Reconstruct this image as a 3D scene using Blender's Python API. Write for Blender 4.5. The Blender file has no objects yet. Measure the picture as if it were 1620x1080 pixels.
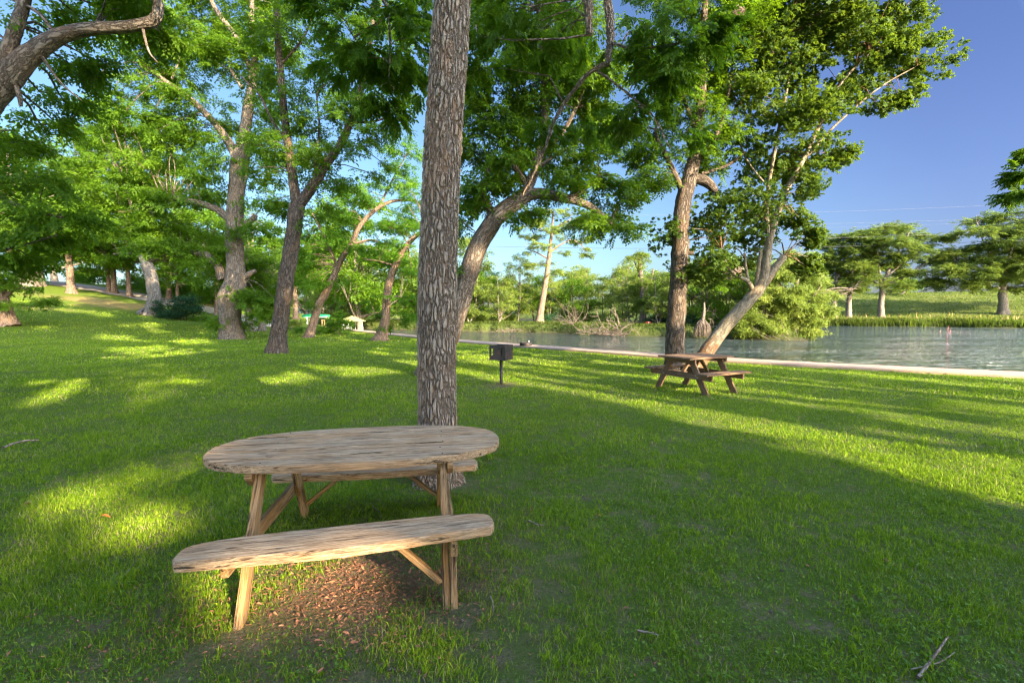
import bpy, bmesh, math, random
import numpy as np
from mathutils import Vector, Matrix

random.seed(7)
rng = np.random.default_rng(11)
S = bpy.context.scene
COL = S.collection
R = math.radians

# ------------------------------------------------------------------ camera
EYE = 1.65
FPX = 740.0
HOR = 495.0
PITCH = math.atan((540 - HOR) / FPX)
cam = bpy.data.cameras.new('camera')
cam.sensor_width = 36
cam.lens = 36 * FPX / 1620
cam.clip_start = 0.05
cam.clip_end = 5000
cam_o = bpy.data.objects.new('camera', cam)
COL.objects.link(cam_o)
cam_o.location = (0, 0, EYE)
cam_o.rotation_euler = (math.pi / 2 - PITCH, 0, 0)
S.camera = cam_o


def ray(px, py):
    x, y = (px - 810) / FPX, (540 - py) / FPX
    c, s = math.cos(PITCH), math.sin(PITCH)
    v = np.array([x, c + s * y, -s + c * y])
    return v / v[1]


def at(px, py, d):
    """the point at pixel (px, py) of the 1620-wide photograph, d metres ahead"""
    return np.array([0, 0, EYE]) + ray(px, py) * d


# ------------------------------------------------------------------ sun and sky
SUN_EL, SUN_AZ = R(20), R(140)          # azimuth clockwise from the view direction
SUN = np.array([math.sin(SUN_AZ) * math.cos(SUN_EL), math.cos(SUN_AZ) * math.cos(SUN_EL), math.sin(SUN_EL)])
sun = bpy.data.lights.new('sun', 'SUN')
sun.energy = 2.8
sun.angle = R(0.5)
sun.color = (1.0, 0.85, 0.58)
sun_o = bpy.data.objects.new('sun', sun)
COL.objects.link(sun_o)
sun_o.location = (20, -20, 40)
sun_o.rotation_euler = Vector(SUN).to_track_quat('Z', 'Y').to_euler()

W = bpy.data.worlds.new('World')
S.world = W
W.use_nodes = True
nt = W.node_tree
sky = nt.nodes.new('ShaderNodeTexSky')
sky.sky_type = 'NISHITA'
sky.sun_disc = False
sky.sun_elevation = SUN_EL
sky.sun_rotation = SUN_AZ
sky.altitude = 0
sky.air_density = 1.0
sky.dust_density = 2.0
sky.ozone_density = 3.0
bg = nt.nodes['Background']
bg.inputs[1].default_value = 0.15
# sky dimmed and tinted by hand away from the sun, full strength round it
_g = nt.nodes.new('ShaderNodeTexCoord')
_d = nt.nodes.new('ShaderNodeVectorMath'); _d.operation = 'DOT_PRODUCT'
nt.links.new(_g.outputs['Generated'], _d.inputs[0]); _d.inputs[1].default_value = tuple(SUN)
_m = nt.nodes.new('ShaderNodeMapRange'); nt.links.new(_d.outputs['Value'], _m.inputs[0])
_m.inputs[1].default_value = -1; _m.inputs[2].default_value = 1
_r = nt.nodes.new('ShaderNodeValToRGB'); nt.links.new(_m.outputs[0], _r.inputs[0])
_e = _r.color_ramp.elements
while len(_e) < 6: _e.new(.5)
for _i, (_p, _c) in enumerate([(-1, (.212, .232, .244)), (-.6, (.196, .22, .232)), (-.05, (.134, .132, .178)), (.08, (.127, .127, .178)), (.30, (1, .95, .90)), (.6, (1, 1, .96))]):
    _e[_i].position = (_p + 1) / 2; _e[_i].color = (*_c, 1)
_x = nt.nodes.new('ShaderNodeMix'); _x.data_type = 'RGBA'; _x.blend_type = 'MULTIPLY'; _x.inputs[0].default_value = 1
nt.links.new(sky.outputs[0], _x.inputs[6]); nt.links.new(_r.outputs[0], _x.inputs[7])
nt.links.new(_x.outputs[2], bg.inputs[0])

S.view_settings.view_transform = 'Standard'
S.view_settings.look = 'None'
S.view_settings.gamma = 1
S.view_settings.exposure = 3.1
S.cycles.use_denoising = True
S.cycles.filter_width = 1.3
S.cycles.sample_clamp_indirect = 6
S.cycles.max_bounces = 7
S.cycles.diffuse_bounces = 4
S.cycles.transmission_bounces = 4
S.cycles.caustics_reflective = False
S.cycles.caustics_refractive = False

# ------------------------------------------------------------------ numpy noise


def _h(i, j, k):
    n = (i * 374761393 + j * 668265263 + k * 2147483647 + 1013904223) & 0xFFFFFFFF
    n = ((n ^ (n >> 13)) * 1274126177) & 0xFFFFFFFF
    return ((n ^ (n >> 16)) & 0xFFFF) / 65535.0


def vnoise(x, y, seed=0):
    x = np.asarray(x, float); y = np.asarray(y, float)
    xi = np.floor(x).astype(np.int64); yi = np.floor(y).astype(np.int64)
    fx = x - xi; fy = y - yi
    fx = fx * fx * (3 - 2 * fx); fy = fy * fy * (3 - 2 * fy)
    a = _h(xi, yi, seed); b = _h(xi + 1, yi, seed); c = _h(xi, yi + 1, seed); d = _h(xi + 1, yi + 1, seed)
    return (a * (1 - fx) + b * fx) * (1 - fy) + (c * (1 - fx) + d * fx) * fy


def fbm(x, y, seed=0, o=3):
    t = 0; a = 0.5; n = 0
    for k in range(o):
        t = t + a * vnoise(x * 2 ** k, y * 2 ** k, seed + k); n += a; a *= .5
    return t / n


def sstep(a, b, x):
    t = np.clip((x - a) / (b - a), 0, 1)
    return t * t * (3 - 2 * t)


# ------------------------------------------------------------------ terrain
_wx = np.arange(-420, 420, .25)
_wy = np.interp(_wx, [-420, -60, -30, -14, -9, -3.2, 5.7, 8.25, 12.17, 13.07, 16, 25, 60, 420],
                [560, 108, 66, 42, 34.9, 26.7, 17.2, 14.9, 12.51, 11.97, 10.4, 6.4, -8, -130])
_k = np.ones(13) / 13
_wys = np.convolve(_wy, _k, mode='same'); _wys[:10] = _wy[:10]; _wys[-10:] = _wy[-10:]


def wall_y(x):
    return np.interp(x, _wx, _wys)


WATER_Z = -0.55
_ix = [-60, -40, -21, -6.6, -.7, 7.5, 14.1, 20, 24.5]
_iy = [100, 82, 65, 54, 52.5, 46.5, 41.7, 37.9, 36.2]


def height(x, y):
    x = np.asarray(x, float); y = np.asarray(y, float)
    v = y - wall_y(x)
    t = -.93 * x + .37 * y
    hill = .15 * 3 * np.log1p(np.exp(np.clip((t - 34) / 3, -30, 30)))
    hill = np.where(hill > 5.2, 5.2 + (1 - np.exp(-(hill - 5.2) * .5)) * .8, hill)
    lawn = hill + (fbm(x * .35, y * .35, 3) - .5) * .10 * sstep(9, 20, np.hypot(x, y)) + (fbm(x * 1.3, y * 1.3, 5) - .5) * .05
    lawn = (lawn - hill) * sstep(-.4, -2.5, v) + hill * sstep(0, -3, v) - .03
    # river bed with the wooded island, the right bank and the far shore
    bed = np.full_like(x + y, -2.0)
    front = np.interp(x, _ix, _iy) + (fbm(x * .4, y * 0, 8) - .5) * 2.4
    depth_i = np.interp(x, [-60, -20, 0, 15, 24], [40, 22, 14, 12, 5])
    isl = sstep(-.5, 2.0, y - front) * sstep(-1, 3, front + depth_i - y) * sstep(25.2, 22.5, x + (y - 38) * .2)
    bed = bed + isl * (2.3 + .3 * fbm(x * .5, y * .5, 9))
    s = .51 * (x - 55.5) + .86 * (y - 79) + (fbm(x * .15, y * .15, 12) - .5) * 3
    bank = sstep(-1, 1.5, s) * 2.0 + sstep(1, 9, s) * .7 + sstep(4, 38, s) * 5.4
    bank = bank * sstep(30, 55, x + (y - 79) * .4)
    far = sstep(165, 172, y + .2 * x) * 2.8
    bed = bed + np.maximum(bank, far)
    return np.where(v < 0, lawn, bed)


def on_ground(px, py):
    d0 = ray(px, py)
    ds = np.concatenate([np.arange(1.5, 60, .05), np.arange(60, 300, .25)])
    p = np.array([0, 0, EYE])[None] + d0[None] * ds[:, None]
    under = p[:, 2] < height(p[:, 0], p[:, 1])
    i = int(np.argmax(under)) if under.any() else len(ds) - 1
    q = p[i].copy()
    q[2] = float(height(q[0], q[1]))
    return q


# ------------------------------------------------------------------ object helpers
def tag(o, label=None, cat=None, group=None, kind=None):
    if label: o['label'] = label
    if cat: o['category'] = cat
    if group: o['group'] = group
    if kind: o['kind'] = kind
    return o


def empty(name, loc, rz=0):
    o = bpy.data.objects.new(name, None)
    COL.objects.link(o)
    o.location = loc
    o.rotation_euler = (0, 0, rz)
    o.empty_display_size = .2
    return o


def mk(name, V, F, mat, parent=None, smooth=False, attrs=None, loc=None):
    """one mesh object out of arrays; F is an (n,k) array or a list of faces; attrs: name -> (domain, type, data)"""
    me = bpy.data.meshes.new(name)
    V = np.asarray(V, np.float32)
    if isinstance(F, np.ndarray):
        n, k = F.shape
        loops = F.reshape(-1).astype(np.int32)
        starts = np.arange(0, n * k, k, dtype=np.int32)
    else:
        n = len(F)
        ln = np.array([len(f) for f in F], np.int32)
        loops = np.concatenate([np.asarray(f, np.int32) for f in F])
        starts = np.concatenate([[0], np.cumsum(ln)[:-1]]).astype(np.int32)
    me.vertices.add(len(V)); me.vertices.foreach_set('co', V.reshape(-1))
    me.loops.add(len(loops)); me.loops.foreach_set('vertex_index', loops)
    me.polygons.add(n); me.polygons.foreach_set('loop_start', starts)
    me.polygons.foreach_set('use_smooth', np.full(n, bool(smooth)))
    for a, (dom, typ, data) in (attrs or {}).items():
        at_ = me.attributes.new(a, typ, dom)
        at_.data.foreach_set('vector' if typ == 'FLOAT_VECTOR' else 'value', np.asarray(data, np.float32).reshape(-1))
    me.update(calc_edges=True)
    me.validate()
    if mat: me.materials.append(mat)
    o = bpy.data.objects.new(name, me)
    COL.objects.link(o)
    if parent: o.parent = parent
    if loc is not None: o.location = loc
    return o


class MB:
    """collects shapes for ONE mesh"""
    def __init__(s): s.V = []; s.F = []; s.G = []; s.n = 0

    def add(s, V, F, G=None):
        V = np.asarray(V, float)
        s.V.append(V); s.G.append(np.asarray(G if G is not None else V, float))
        s.F += [tuple(int(i) + s.n for i in f) for f in F]
        s.n += len(V)
        return s

    def bm(s, bm, M=None, g0=(0, 0, 0)):
        V = np.array([v.co[:] for v in bm.verts]); bm.verts.index_update()
        F = [[v.index for v in f.verts] for f in bm.faces]
        G = V + np.array(g0)
        if M is not None:
            m = np.array(M); V = V @ m[:3, :3].T + m[:3, 3]
        bm.free()
        return s.add(V, F, G)

    def box(s, size, M=None, bev=.006, seg=2):
        bm = bmesh.new()
        bmesh.ops.create_cube(bm, size=1)
        for v in bm.verts: v.co = Vector((v.co.x * size[0], v.co.y * size[1], v.co.z * size[2]))
        if bev: bmesh.ops.bevel(bm, geom=bm.edges[:], offset=bev, segments=seg, affect='EDGES', profile=.6)
        return s.bm(bm, M, (random.uniform(0, 50), random.uniform(0, 50), random.uniform(0, 50)))

    def beam(s, p0, p1, w, h, up=(0, 0, 1), bev=.006):
        p0 = Vector(p0); p1 = Vector(p1); x = (p1 - p0); L = x.length; x.normalize()
        y = Vector(up).cross(x).normalized(); z = x.cross(y)
        M = Matrix((x, y, z)).transposed().to_4x4(); M.translation = (p0 + p1) / 2
        return s.box((L, w, h), M, bev)

    def tube(s, P, r, k=10):
        V, F, G = tube(P, r, k)
        return s.add(V, F.tolist() if isinstance(F, np.ndarray) else F, G)

    def lathe(s, prof, k=20, M=None):
        V = []; F = []
        for (r, z) in prof:
            for i in range(k):
                a = 2 * math.pi * i / k; V.append((r * math.cos(a), r * math.sin(a), z))
        for j in range(len(prof) - 1):
            for i in range(k):
                F.append((j * k + i, j * k + (i + 1) % k, (j + 1) * k + (i + 1) % k, (j + 1) * k + i))
        V = np.array(V)
        if M is not None:
            m = np.array(M); V = V @ m[:3, :3].T + m[:3, 3]
        return s.add(V, F)

    def build(s, name, mat, parent=None, smooth=False, loc=None):
        return mk(name, np.concatenate(s.V), s.F, mat, parent, smooth, {'gc': ('POINT', 'FLOAT_VECTOR', np.concatenate(s.G))}, loc)


def spline(P, n):
    """Catmull-Rom through rows of P (any number of columns)"""
    P = np.asarray(P, float)
    if len(P) < 3:
        t = np.linspace(0, 1, n)[:, None]; return P[0] * (1 - t) + P[-1] * t
    Q = np.vstack([2 * P[0] - P[1], P, 2 * P[-1] - P[-2]])
    m = len(P) - 1
    u = np.linspace(0, m - 1e-6, n); i = u.astype(int); t = (u - i)[:, None]
    a, b, c, d = Q[i], Q[i + 1], Q[i + 2], Q[i + 3]
    return .5 * ((2 * b) + (c - a) * t + (2 * a - 5 * b + 4 * c - d) * t ** 2 + (3 * b - a - 3 * c + d) * t ** 3)


def tube(P, r, k=10, rough=0, seed=0, cap=True):
    """swept tube: vertices, quads, and seamless bark coordinates"""
    P = np.asarray(P, float); n = len(P); r = np.broadcast_to(np.asarray(r, float), (n,))
    T = np.gradient(P, axis=0); T /= np.linalg.norm(T, axis=1)[:, None] + 1e-9
    N = np.zeros_like(P)
    ref = np.array([1., 0, 0]) if abs(T[0, 0]) < .8 else np.array([0, 1., 0])
    v = ref - T[0] * ref.dot(T[0]); N[0] = v / np.linalg.norm(v)
    for i in range(1, n):
        v = N[i - 1] - T[i] * N[i - 1].dot(T[i]); N[i] = v / (np.linalg.norm(v) + 1e-9)
    B = np.cross(T, N)
    a = np.arange(k) * 2 * math.pi / k
    ln = np.concatenate([[0], np.cumsum(np.linalg.norm(np.diff(P, axis=0), axis=1))])
    rr = np.repeat(r[:, None], k, 1)
    if rough:
        ca, sa = np.cos(a)[None] * 1.3, np.sin(a)[None] * 1.3
        nz = fbm(ca + seed * 7.3 + 50, sa + ln[:, None] * .9 / max(r.max(), .1) * .5 + 50, seed, 3) - .5
        rr = rr * (1 + rough * nz)
    V = P[:, None] + rr[..., None] * (np.cos(a)[None, :, None] * N[:, None] + np.sin(a)[None, :, None] * B[:, None])
    G = np.stack([np.cos(a)[None] * r[:, None], np.sin(a)[None] * r[:, None], np.repeat(ln[:, None], k, 1)], -1)
    i = np.arange(n - 1)[:, None] * k; j = np.arange(k)[None]; j2 = (j + 1) % k
    F = np.stack([i + j, i + j2, i + k + j2, i + k + j], -1).reshape(-1, 4)
    V = V.reshape(-1, 3); G = G.reshape(-1, 3)
    if cap:
        V = np.vstack([V, P[-1] + T[-1] * r[-1] * .3]); G = np.vstack([G, [0, 0, ln[-1]]])
        c = len(V) - 1; b = (n - 1) * k; jj = np.arange(k)
        F = np.vstack([F, np.stack([b + jj, b + (jj + 1) % k, np.full(k, c), np.full(k, c)], -1)])
    return V, F, G


def clean_quads(F):
    """tip quads with a doubled vertex become triangles"""
    dup = F[:, 2] == F[:, 3]
    if not dup.any(): return F
    return F[~dup].tolist() + F[dup][:, :3].tolist()


# ------------------------------------------------------------------ materials
def newmat(name):
    m = bpy.data.materials.new(name); m.use_nodes = True
    t = m.node_tree; t.nodes.clear()
    out = t.nodes.new('ShaderNodeOutputMaterial')
    return m, t, out


def N(t, typ, ins=None, **pr):
    n = t.nodes.new(typ)
    for k, v in pr.items(): setattr(n, k, v)
    for k, v in (ins or {}).items():
        s = n.inputs[k]
        if isinstance(v, bpy.types.NodeSocket): t.links.new(v, s)
        else: s.default_value = v
    return n


def ramp(t, fac, stops):
    n = t.nodes.new('ShaderNodeValToRGB')
    t.links.new(fac, n.inputs[0])
    e = n.color_ramp.elements
    while len(e) < len(stops): e.new(.5)
    for i, (p, c) in enumerate(stops):
        e[i].position = p
        e[i].color = (*c, 1) if len(c) == 3 else c
    return n.outputs[0]


def mixc(t, fac, a, b, blend='MIX'):
    n = t.nodes.new('ShaderNodeMix'); n.data_type = 'RGBA'; n.blend_type = blend
    for s, v in ((n.inputs[0], fac), (n.inputs[6], a), (n.inputs[7], b)):
        if isinstance(v, bpy.types.NodeSocket): t.links.new(v, s)
        elif isinstance(v, (int, float)): s.default_value = v
        else: s.default_value = (*v, 1)
    return n.outputs[2]


def mth(t, op, a, b=0.0, c=0.0):
    n = t.nodes.new('ShaderNodeMath'); n.operation = op
    for s, v in zip(n.inputs, (a, b, c)):
        if isinstance(v, bpy.types.NodeSocket): t.links.new(v, s)
        else: s.default_value = v
    return n.outputs[0]


def mapping(t, vec, scale=(1, 1, 1), loc=(0, 0, 0), rot=(0, 0, 0)):
    return N(t, 'ShaderNodeMapping', {'Vector': vec, 'Scale': scale, 'Location': loc, 'Rotation': rot}).outputs[0]


def noise(t, vec, scale, detail=4, rough=.55, dist=0, out=0):
    return N(t, 'ShaderNodeTexNoise', {'Vector': vec, 'Scale': scale, 'Detail': detail, 'Roughness': rough, 'Distortion': dist}).outputs[out]


def attr(t, name, out):
    return N(t, 'ShaderNodeAttribute', attribute_name=name).outputs[out]


def principled(t, out, col, rough=.6, bump=None, bstr=.5, bdist=.01, spec=.3, metal=0):
    p = N(t, 'ShaderNodeBsdfPrincipled', {'Base Color': col if isinstance(col, bpy.types.NodeSocket) else (*col, 1), 'Roughness': rough,
                                          'Specular IOR Level': spec, 'Metallic': metal})
    if bump is not None:
        b = N(t, 'ShaderNodeBump', {'Strength': bstr, 'Distance': bdist, 'Height': bump})
        t.links.new(b.outputs[0], p.inputs['Normal'])
    t.links.new(p.outputs[0], out.inputs[0])
    return p


def leaf_mat(name, dark, mid, light, trans, tfac=.42, autumn=None):
    m, t, out = newmat(name)
    tint = attr(t, 'tint', 2)
    stops = [(0, dark), (.5, mid), (.97, light)]
    if autumn: stops.append((1.0, autumn))
    c = ramp(t, tint, stops)
    p = N(t, 'ShaderNodeBsdfPrincipled', {'Base Color': c, 'Roughness': .5, 'Specular IOR Level': .2})
    c2 = mixc(t, .55, c, trans)
    tr = N(t, 'ShaderNodeBsdfTranslucent', {'Color': c2})
    mx = N(t, 'ShaderNodeMixShader', {0: tfac})
    t.links.new(p.outputs[0], mx.inputs[1]); t.links.new(tr.outputs[0], mx.inputs[2])
    t.links.new(mx.outputs[0], out.inputs[0])
    return m


def bark_mat(name, ridge, mid, crev, orange, su=16, sv=3.2, bstr=.8, bdist=.03, disp=0, lichen=.0, patchy=None):
    m, t, out = newmat(name)
    g = attr(t, 'gc', 1)
    warp = noise(t, mapping(t, g, (1, 1, .45)), 9, 4, .65, 0, 1)
    vec = N(t, 'ShaderNodeMix', {0: .08, 4: mapping(t, g, (su, su, sv)), 5: warp}, data_type='VECTOR')
    add = N(t, 'ShaderNodeVectorMath', {0: mapping(t, g, (su, su, sv)), 1: N(t, 'ShaderNodeVectorMath', {0: warp, 'Scale': 2.6}, operation='SCALE').outputs[0]}, operation='ADD').outputs[0]
    t.nodes.remove(vec)
    v = N(t, 'ShaderNodeTexVoronoi', {'Vector': add, 'Scale': 1.0, 'Randomness': 1.0}, feature='DISTANCE_TO_EDGE')
    vc = N(t, 'ShaderNodeTexVoronoi', {'Vector': add, 'Scale': 1.0, 'Randomness': 1.0}, feature='F1')
    edge = N(t, 'ShaderNodeMapRange', {0: v.outputs[0], 1: 0.0, 2: .28, 3: 0, 4: 1}, interpolation_type='SMOOTHSTEP').outputs[0]
    fine = noise(t, mapping(t, g, (60, 60, 14)), 1, 5, .65)
    cell = N(t, 'ShaderNodeSeparateColor', {0: vc.outputs[1]}).outputs[0]
    hgt = mth(t, 'ADD', mth(t, 'MULTIPLY', edge, mth(t, 'ADD', mth(t, 'MULTIPLY', cell, .6), .55)), mth(t, 'MULTIPLY', fine, .45))
    col = ramp(t, hgt, [(.18, crev), (.5, mid), (1.0, ridge)])
    big = noise(t, mapping(t, g, (4, 4, 1.5)), 1, 4, .6)
    col = mixc(t, mth(t, 'MULTIPLY', ramp(t, big, [(.5, (0, 0, 0)), (.7, (1, 1, 1))]), .55), col, orange)
    col = mixc(t, mth(t, 'MULTIPLY', cell, .3), col, ridge)
    if patchy:
        pz = noise(t, mapping(t, g, (7, 7, 3.5)), 1, 3, .6, .8)
        low = N(t, 'ShaderNodeMapRange', {0: N(t, 'ShaderNodeSeparateXYZ', {0: g}).outputs[2], 1: .9, 2: 1.7, 3: .62, 4: .30}).outputs[0]
        col = mixc(t, mth(t, 'MULTIPLY', mth(t, 'GREATER_THAN', low, pz), .85), col, patchy)
    p = principled(t, out, col, .85, hgt, bstr, bdist, .15)
    if disp:
        d = N(t, 'ShaderNodeDisplacement', {'Height': hgt, 'Midlevel': .6, 'Scale': disp})
        t.links.new(d.outputs[0], out.inputs[2])
        m.displacement_method = 'BOTH'
    return m


def wood_mat(name, pale, mid, dark, warm, warm_amt=.5, grime=.6):
    m, t, out = newmat(name)
    g = attr(t, 'gc', 1)
    wob = noise(t, mapping(t, g, (1.2, 4, 4)), 1, 2, .5, 0, 1)
    gv = N(t, 'ShaderNodeVectorMath', {0: g, 1: N(t, 'ShaderNodeVectorMath', {0: wob, 'Scale': .06}, operation='SCALE').outputs[0]}, operation='ADD').outputs[0]
    grain = noise(t, mapping(t, gv, (5, 110, 110)), 1, 8, .72)
    fine = noise(t, mapping(t, gv, (8, 300, 300)), 1, 3, .8)
    crack = noise(t, mapping(t, gv, (1.1, 42, 42)), 1, 4, .75)
    blot = noise(t, mapping(t, g, (2.4, 16, 16)), 1, 7, .72, .5)
    blot2 = noise(t, mapping(t, g, (1.5, 6, 6), (9, 3, 1)), 1, 4, .6)
    h = mth(t, 'ADD', mth(t, 'MULTIPLY', grain, .65), mth(t, 'MULTIPLY', fine, .35))
    col = ramp(t, h, [(.40, dark), (.49, mid), (.57, pale)])
    col = mixc(t, mth(t, 'MULTIPLY', ramp(t, blot2, [(.42, (0, 0, 0)), (.66, (1, 1, 1))]), warm_amt), col, warm)
    col = mixc(t, mth(t, 'MULTIPLY', ramp(t, blot, [(.50, (0, 0, 0)), (.66, (1, 1, 1))]), grime), col, (.05, .037, .03))
    ck = ramp(t, crack, [(.385, (1, 1, 1)), (.42, (0, 0, 0))])
    col = mixc(t, mth(t, 'MULTIPLY', ck, .8), col, (.03, .022, .018))
    kn = N(t, 'ShaderNodeTexVoronoi', {'Vector': mapping(t, g, (3.1, 9, 9)), 'Scale': 1.0}, feature='F1').outputs[0]
    col = mixc(t, mth(t, 'MULTIPLY', ramp(t, kn, [(.06, (1, 1, 1)), (.12, (0, 0, 0))]), .75), col, (.06, .03, .02))
    bh = mth(t, 'SUBTRACT', h, mth(t, 'MULTIPLY', ck, .8))
    principled(t, out, col, .85, bh, 1.0, .014, .12)
    return m


M = {}
M['leaf_pecan'] = leaf_mat('pecan leaf', (.030, .068, .006), (.068, .138, .008), (.135, .225, .012), (.31, .50, .012), .5)
M['leaf_pecan_near'] = leaf_mat('pecan leaf near', (.028, .064, .006), (.058, .122, .008), (.105, .185, .010), (.30, .50, .014), .5)
M['leaf_light'] = leaf_mat('light leaf', (.045, .11, .009), (.085, .185, .012), (.16, .28, .018), (.29, .54, .02), .5)
M['leaf_sycamore'] = leaf_mat('sycamore leaf', (.026, .056, .007), (.050, .095, .010), (.10, .15, .014), (.24, .34, .02), .45, (.35, .33, .03))
M['leaf_cypress'] = leaf_mat('cypress needle', (.055, .095, .016), (.105, .155, .022), (.17, .215, .032), (.27, .36, .05), .42)
M['leaf_island'] = leaf_mat('island leaf', (.065, .10, .02), (.14, .20, .03), (.27, .30, .055), (.34, .44, .06), .45, (.36, .28, .12))
M['leaf_shrub'] = leaf_mat('shrub leaf', (.014, .04, .018), (.025, .07, .026), (.05, .115, .035), (.08, .2, .05), .25)
M['bark_main'] = bark_mat('main trunk bark', (.39, .30, .225), (.29, .21, .15), (.075, .048, .034), (.36, .19, .095), 32, 6.2, .7, .02, .015)
M['bark_pecan'] = bark_mat('pecan bark', (.25, .20, .16), (.155, .118, .092), (.035, .025, .02), (.25, .14, .08), 13, 3.0, .9, .035)
M['bark_dark'] = bark_mat('dark bark', (.185, .14, .11), (.10, .075, .058), (.022, .016, .013), (.26, .14, .07), 15, 3.2, 1.0, .035)
M['bark_sycamore'] = bark_mat('sycamore bark', (.47, .40, .29), (.40, .33, .23), (.22, .17, .12), (.36, .30, .20), 5, 1.6, .25, .01)
M['bark_sycamore_base'] = bark_mat('sycamore flaking bark', (.27, .225, .165), (.20, .165, .12), (.09, .07, .05), (.22, .14, .07), 6, 2.2, .5, .02, 0, 0, (.17, .085, .04))
M['bark_grey'] = bark_mat('grey bark', (.25, .21, .175), (.17, .14, .115), (.06, .045, .035), (.22, .15, .10), 8, 2.0, .6, .03)
M['bark_red'] = bark_mat('cypress bark', (.29, .20, .145), (.185, .12, .085), (.055, .035, .025), (.27, .145, .08), 14, 1.6, .8, .03)
M['dead_wood'] = bark_mat('dead wood', (.19, .15, .12), (.14, .105, .085), (.06, .045, .035), (.17, .115, .08), 10, 2, .4, .01)
M['wood_old'] = wood_mat('weathered table boards', (.66, .465, .295), (.48, .315, .185), (.21, .12, .065), (.55, .28, .11), .5, .5)
M['wood_leg'] = wood_mat('table leg timber', (.46, .31, .165), (.33, .20, .10), (.14, .075, .038), (.42, .195, .06), .6, .35)
M['wood_brown'] = wood_mat('stained brown timber', (.30, .19, .12), (.21, .125, .075), (.10, .055, .035), (.27, .14, .07), .4, .25)


def plain(name, c, rough=.6, var=.25, metal=0, scale=8, spec=.3, bstr=.2):
    m, t, out = newmat(name)
    g = N(t, 'ShaderNodeTexCoord').outputs[3]
    n1 = noise(t, g, scale, 5, .6)
    d = tuple(x * (1 - var) for x in c); l = tuple(min(1, x * (1 + var)) for x in c)
    principled(t, out, ramp(t, n1, [(.3, d), (.7, l)]), rough, noise(t, g, scale * 6, 4, .6), bstr, .005, spec, metal)
    return m


def rusty(name, c, rust, amt=.5):
    m, t, out = newmat(name)
    g = N(t, 'ShaderNodeTexCoord').outputs[3]
    n1 = noise(t, g, 9, 6, .65)
    col = mixc(t, ramp(t, n1, [(.62 - amt * .2, (0, 0, 0)), (.72 - amt * .2, (1, 1, 1))]), c, rust)
    principled(t, out, col, .6, noise(t, g, 60, 4, .6), .3, .003, .4, .2)
    return m


M['grill'] = rusty('grill steel', (.036, .030, .029), (.12, .04, .022), .15)
M['grill_in'] = rusty('grill inside', (.02, .018, .017), (.10, .035, .02), .45)
M['rope'] = plain('rope', (.25, .22, .18), .9)
M['white'] = plain('white plastic', (.8, .8, .78), .4, .06)
M['canvas'] = plain('canopy canvas', (.30, .28, .10), .8, .08)
M['green_paint'] = plain('green hull', (.02, .30, .10), .35, .1)
M['red_paint'] = plain('red hull', (.62, .05, .02), .35, .1)
M['orange_trim'] = plain('orange trim', (.6, .2, .05), .5, .1)
M['skin'] = plain('skin', (.48, .25, .17), .55, .08)
M['skin_red'] = plain('sunburnt skin', (.55, .17, .12), .55, .08)
M['hair'] = plain('dark hair', (.03, .025, .022), .6, .2)
M['trunks'] = plain('swim trunks', (.05, .07, .16), .7, .1)
M['wire'] = plain('wire', (.04, .04, .045), .7, .05)
M['wire_light'] = plain('aluminium wire', (.10, .10, .12), .7, .05)
M['alloy'] = plain('alloy tube', (.40, .39, .38), .4, .05)
M['rock'] = plain('rock', (.32, .27, .23), .9, .3, 0, 4, .2, .8)
M['dry_leaf'] = plain('dry leaf', (.30, .125, .065), .8, .6, 0, 45)
M['orange_leaf'] = plain('orange leaf', (.60, .16, .03), .7, .25, 0, 20)
M['twig'] = bark_mat('twig', (.34, .25, .19), (.22, .16, .12), (.10, .07, .05), (.3, .2, .13), 60, 12, .5, .004)
M['nest'] = plain('nest twigs', (.22, .15, .11), .9, .4, 0, 20)


def ground_mat():
    m, t, out = newmat('lawn ground')
    pos = N(t, 'ShaderNodeNewGeometry').outputs[0]
    n1 = noise(t, pos, .35, 4, .6); n2 = noise(t, pos, 3.5, 5, .65); n3 = noise(t, pos, 38, 4, .7)
    lawn = ramp(t, n3, [(.3, (.065, .10, .012)), (.5, (.12, .18, .018)), (.72, (.20, .255, .03))])
    lawn = mixc(t, mth(t, 'MULTIPLY', ramp(t, n1, [(.4, (0, 0, 0)), (.66, (1, 1, 1))]), .45), lawn, (.12, .165, .03))
    soil = ramp(t, n3, [(.3, (.115, .07, .048)), (.7, (.29, .185, .13))])
    dirt = attr(t, 'dirt', 2)
    near = attr(t, 'near', 2)
    spot = mth(t, 'GREATER_THAN', n2, .62)
    f = mth(t, 'MAXIMUM', dirt, mth(t, 'MULTIPLY', spot, .35))
    col = mixc(t, f, lawn, soil)
    n4 = noise(t, pos, 120, 3, .7); n5 = noise(t, mapping(t, pos, (9, 9, 9)), 1, 5, .7)
    thatch = mixc(t, ramp(t, n4, [(.42, (0, 0, 0)), (.6, (1, 1, 1))]), soil, (.30, .24, .14))
    thatch = mixc(t, ramp(t, n5, [(.36, (0, 0, 0)), (.55, (.85, .85, .85))]), thatch, (.11, .18, .025))
    col = mixc(t, mth(t, 'MULTIPLY', near, .85), col, thatch)
    col = mixc(t, dirt, col, soil)
    col = mixc(t, attr(t, 'wild', 2), col, ramp(t, n1, [(.3, (.05, .075, .015)), (.5, (.09, .12, .025)), (.7, (.16, .17, .05))]))
    col = mixc(t, attr(t, 'mud', 2), col, (.05, .04, .028))
    orange = attr(t, 'clay', 2)
    col = mixc(t, orange, col, ramp(t, n2, [(.3, (.33, .17, .075)), (.7, (.52, .33, .17))]))
    principled(t, out, col, .95, mth(t, 'ADD', n3, mth(t, 'MULTIPLY', n4, .4)), 1.0, .06, .1)
    return m


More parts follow.
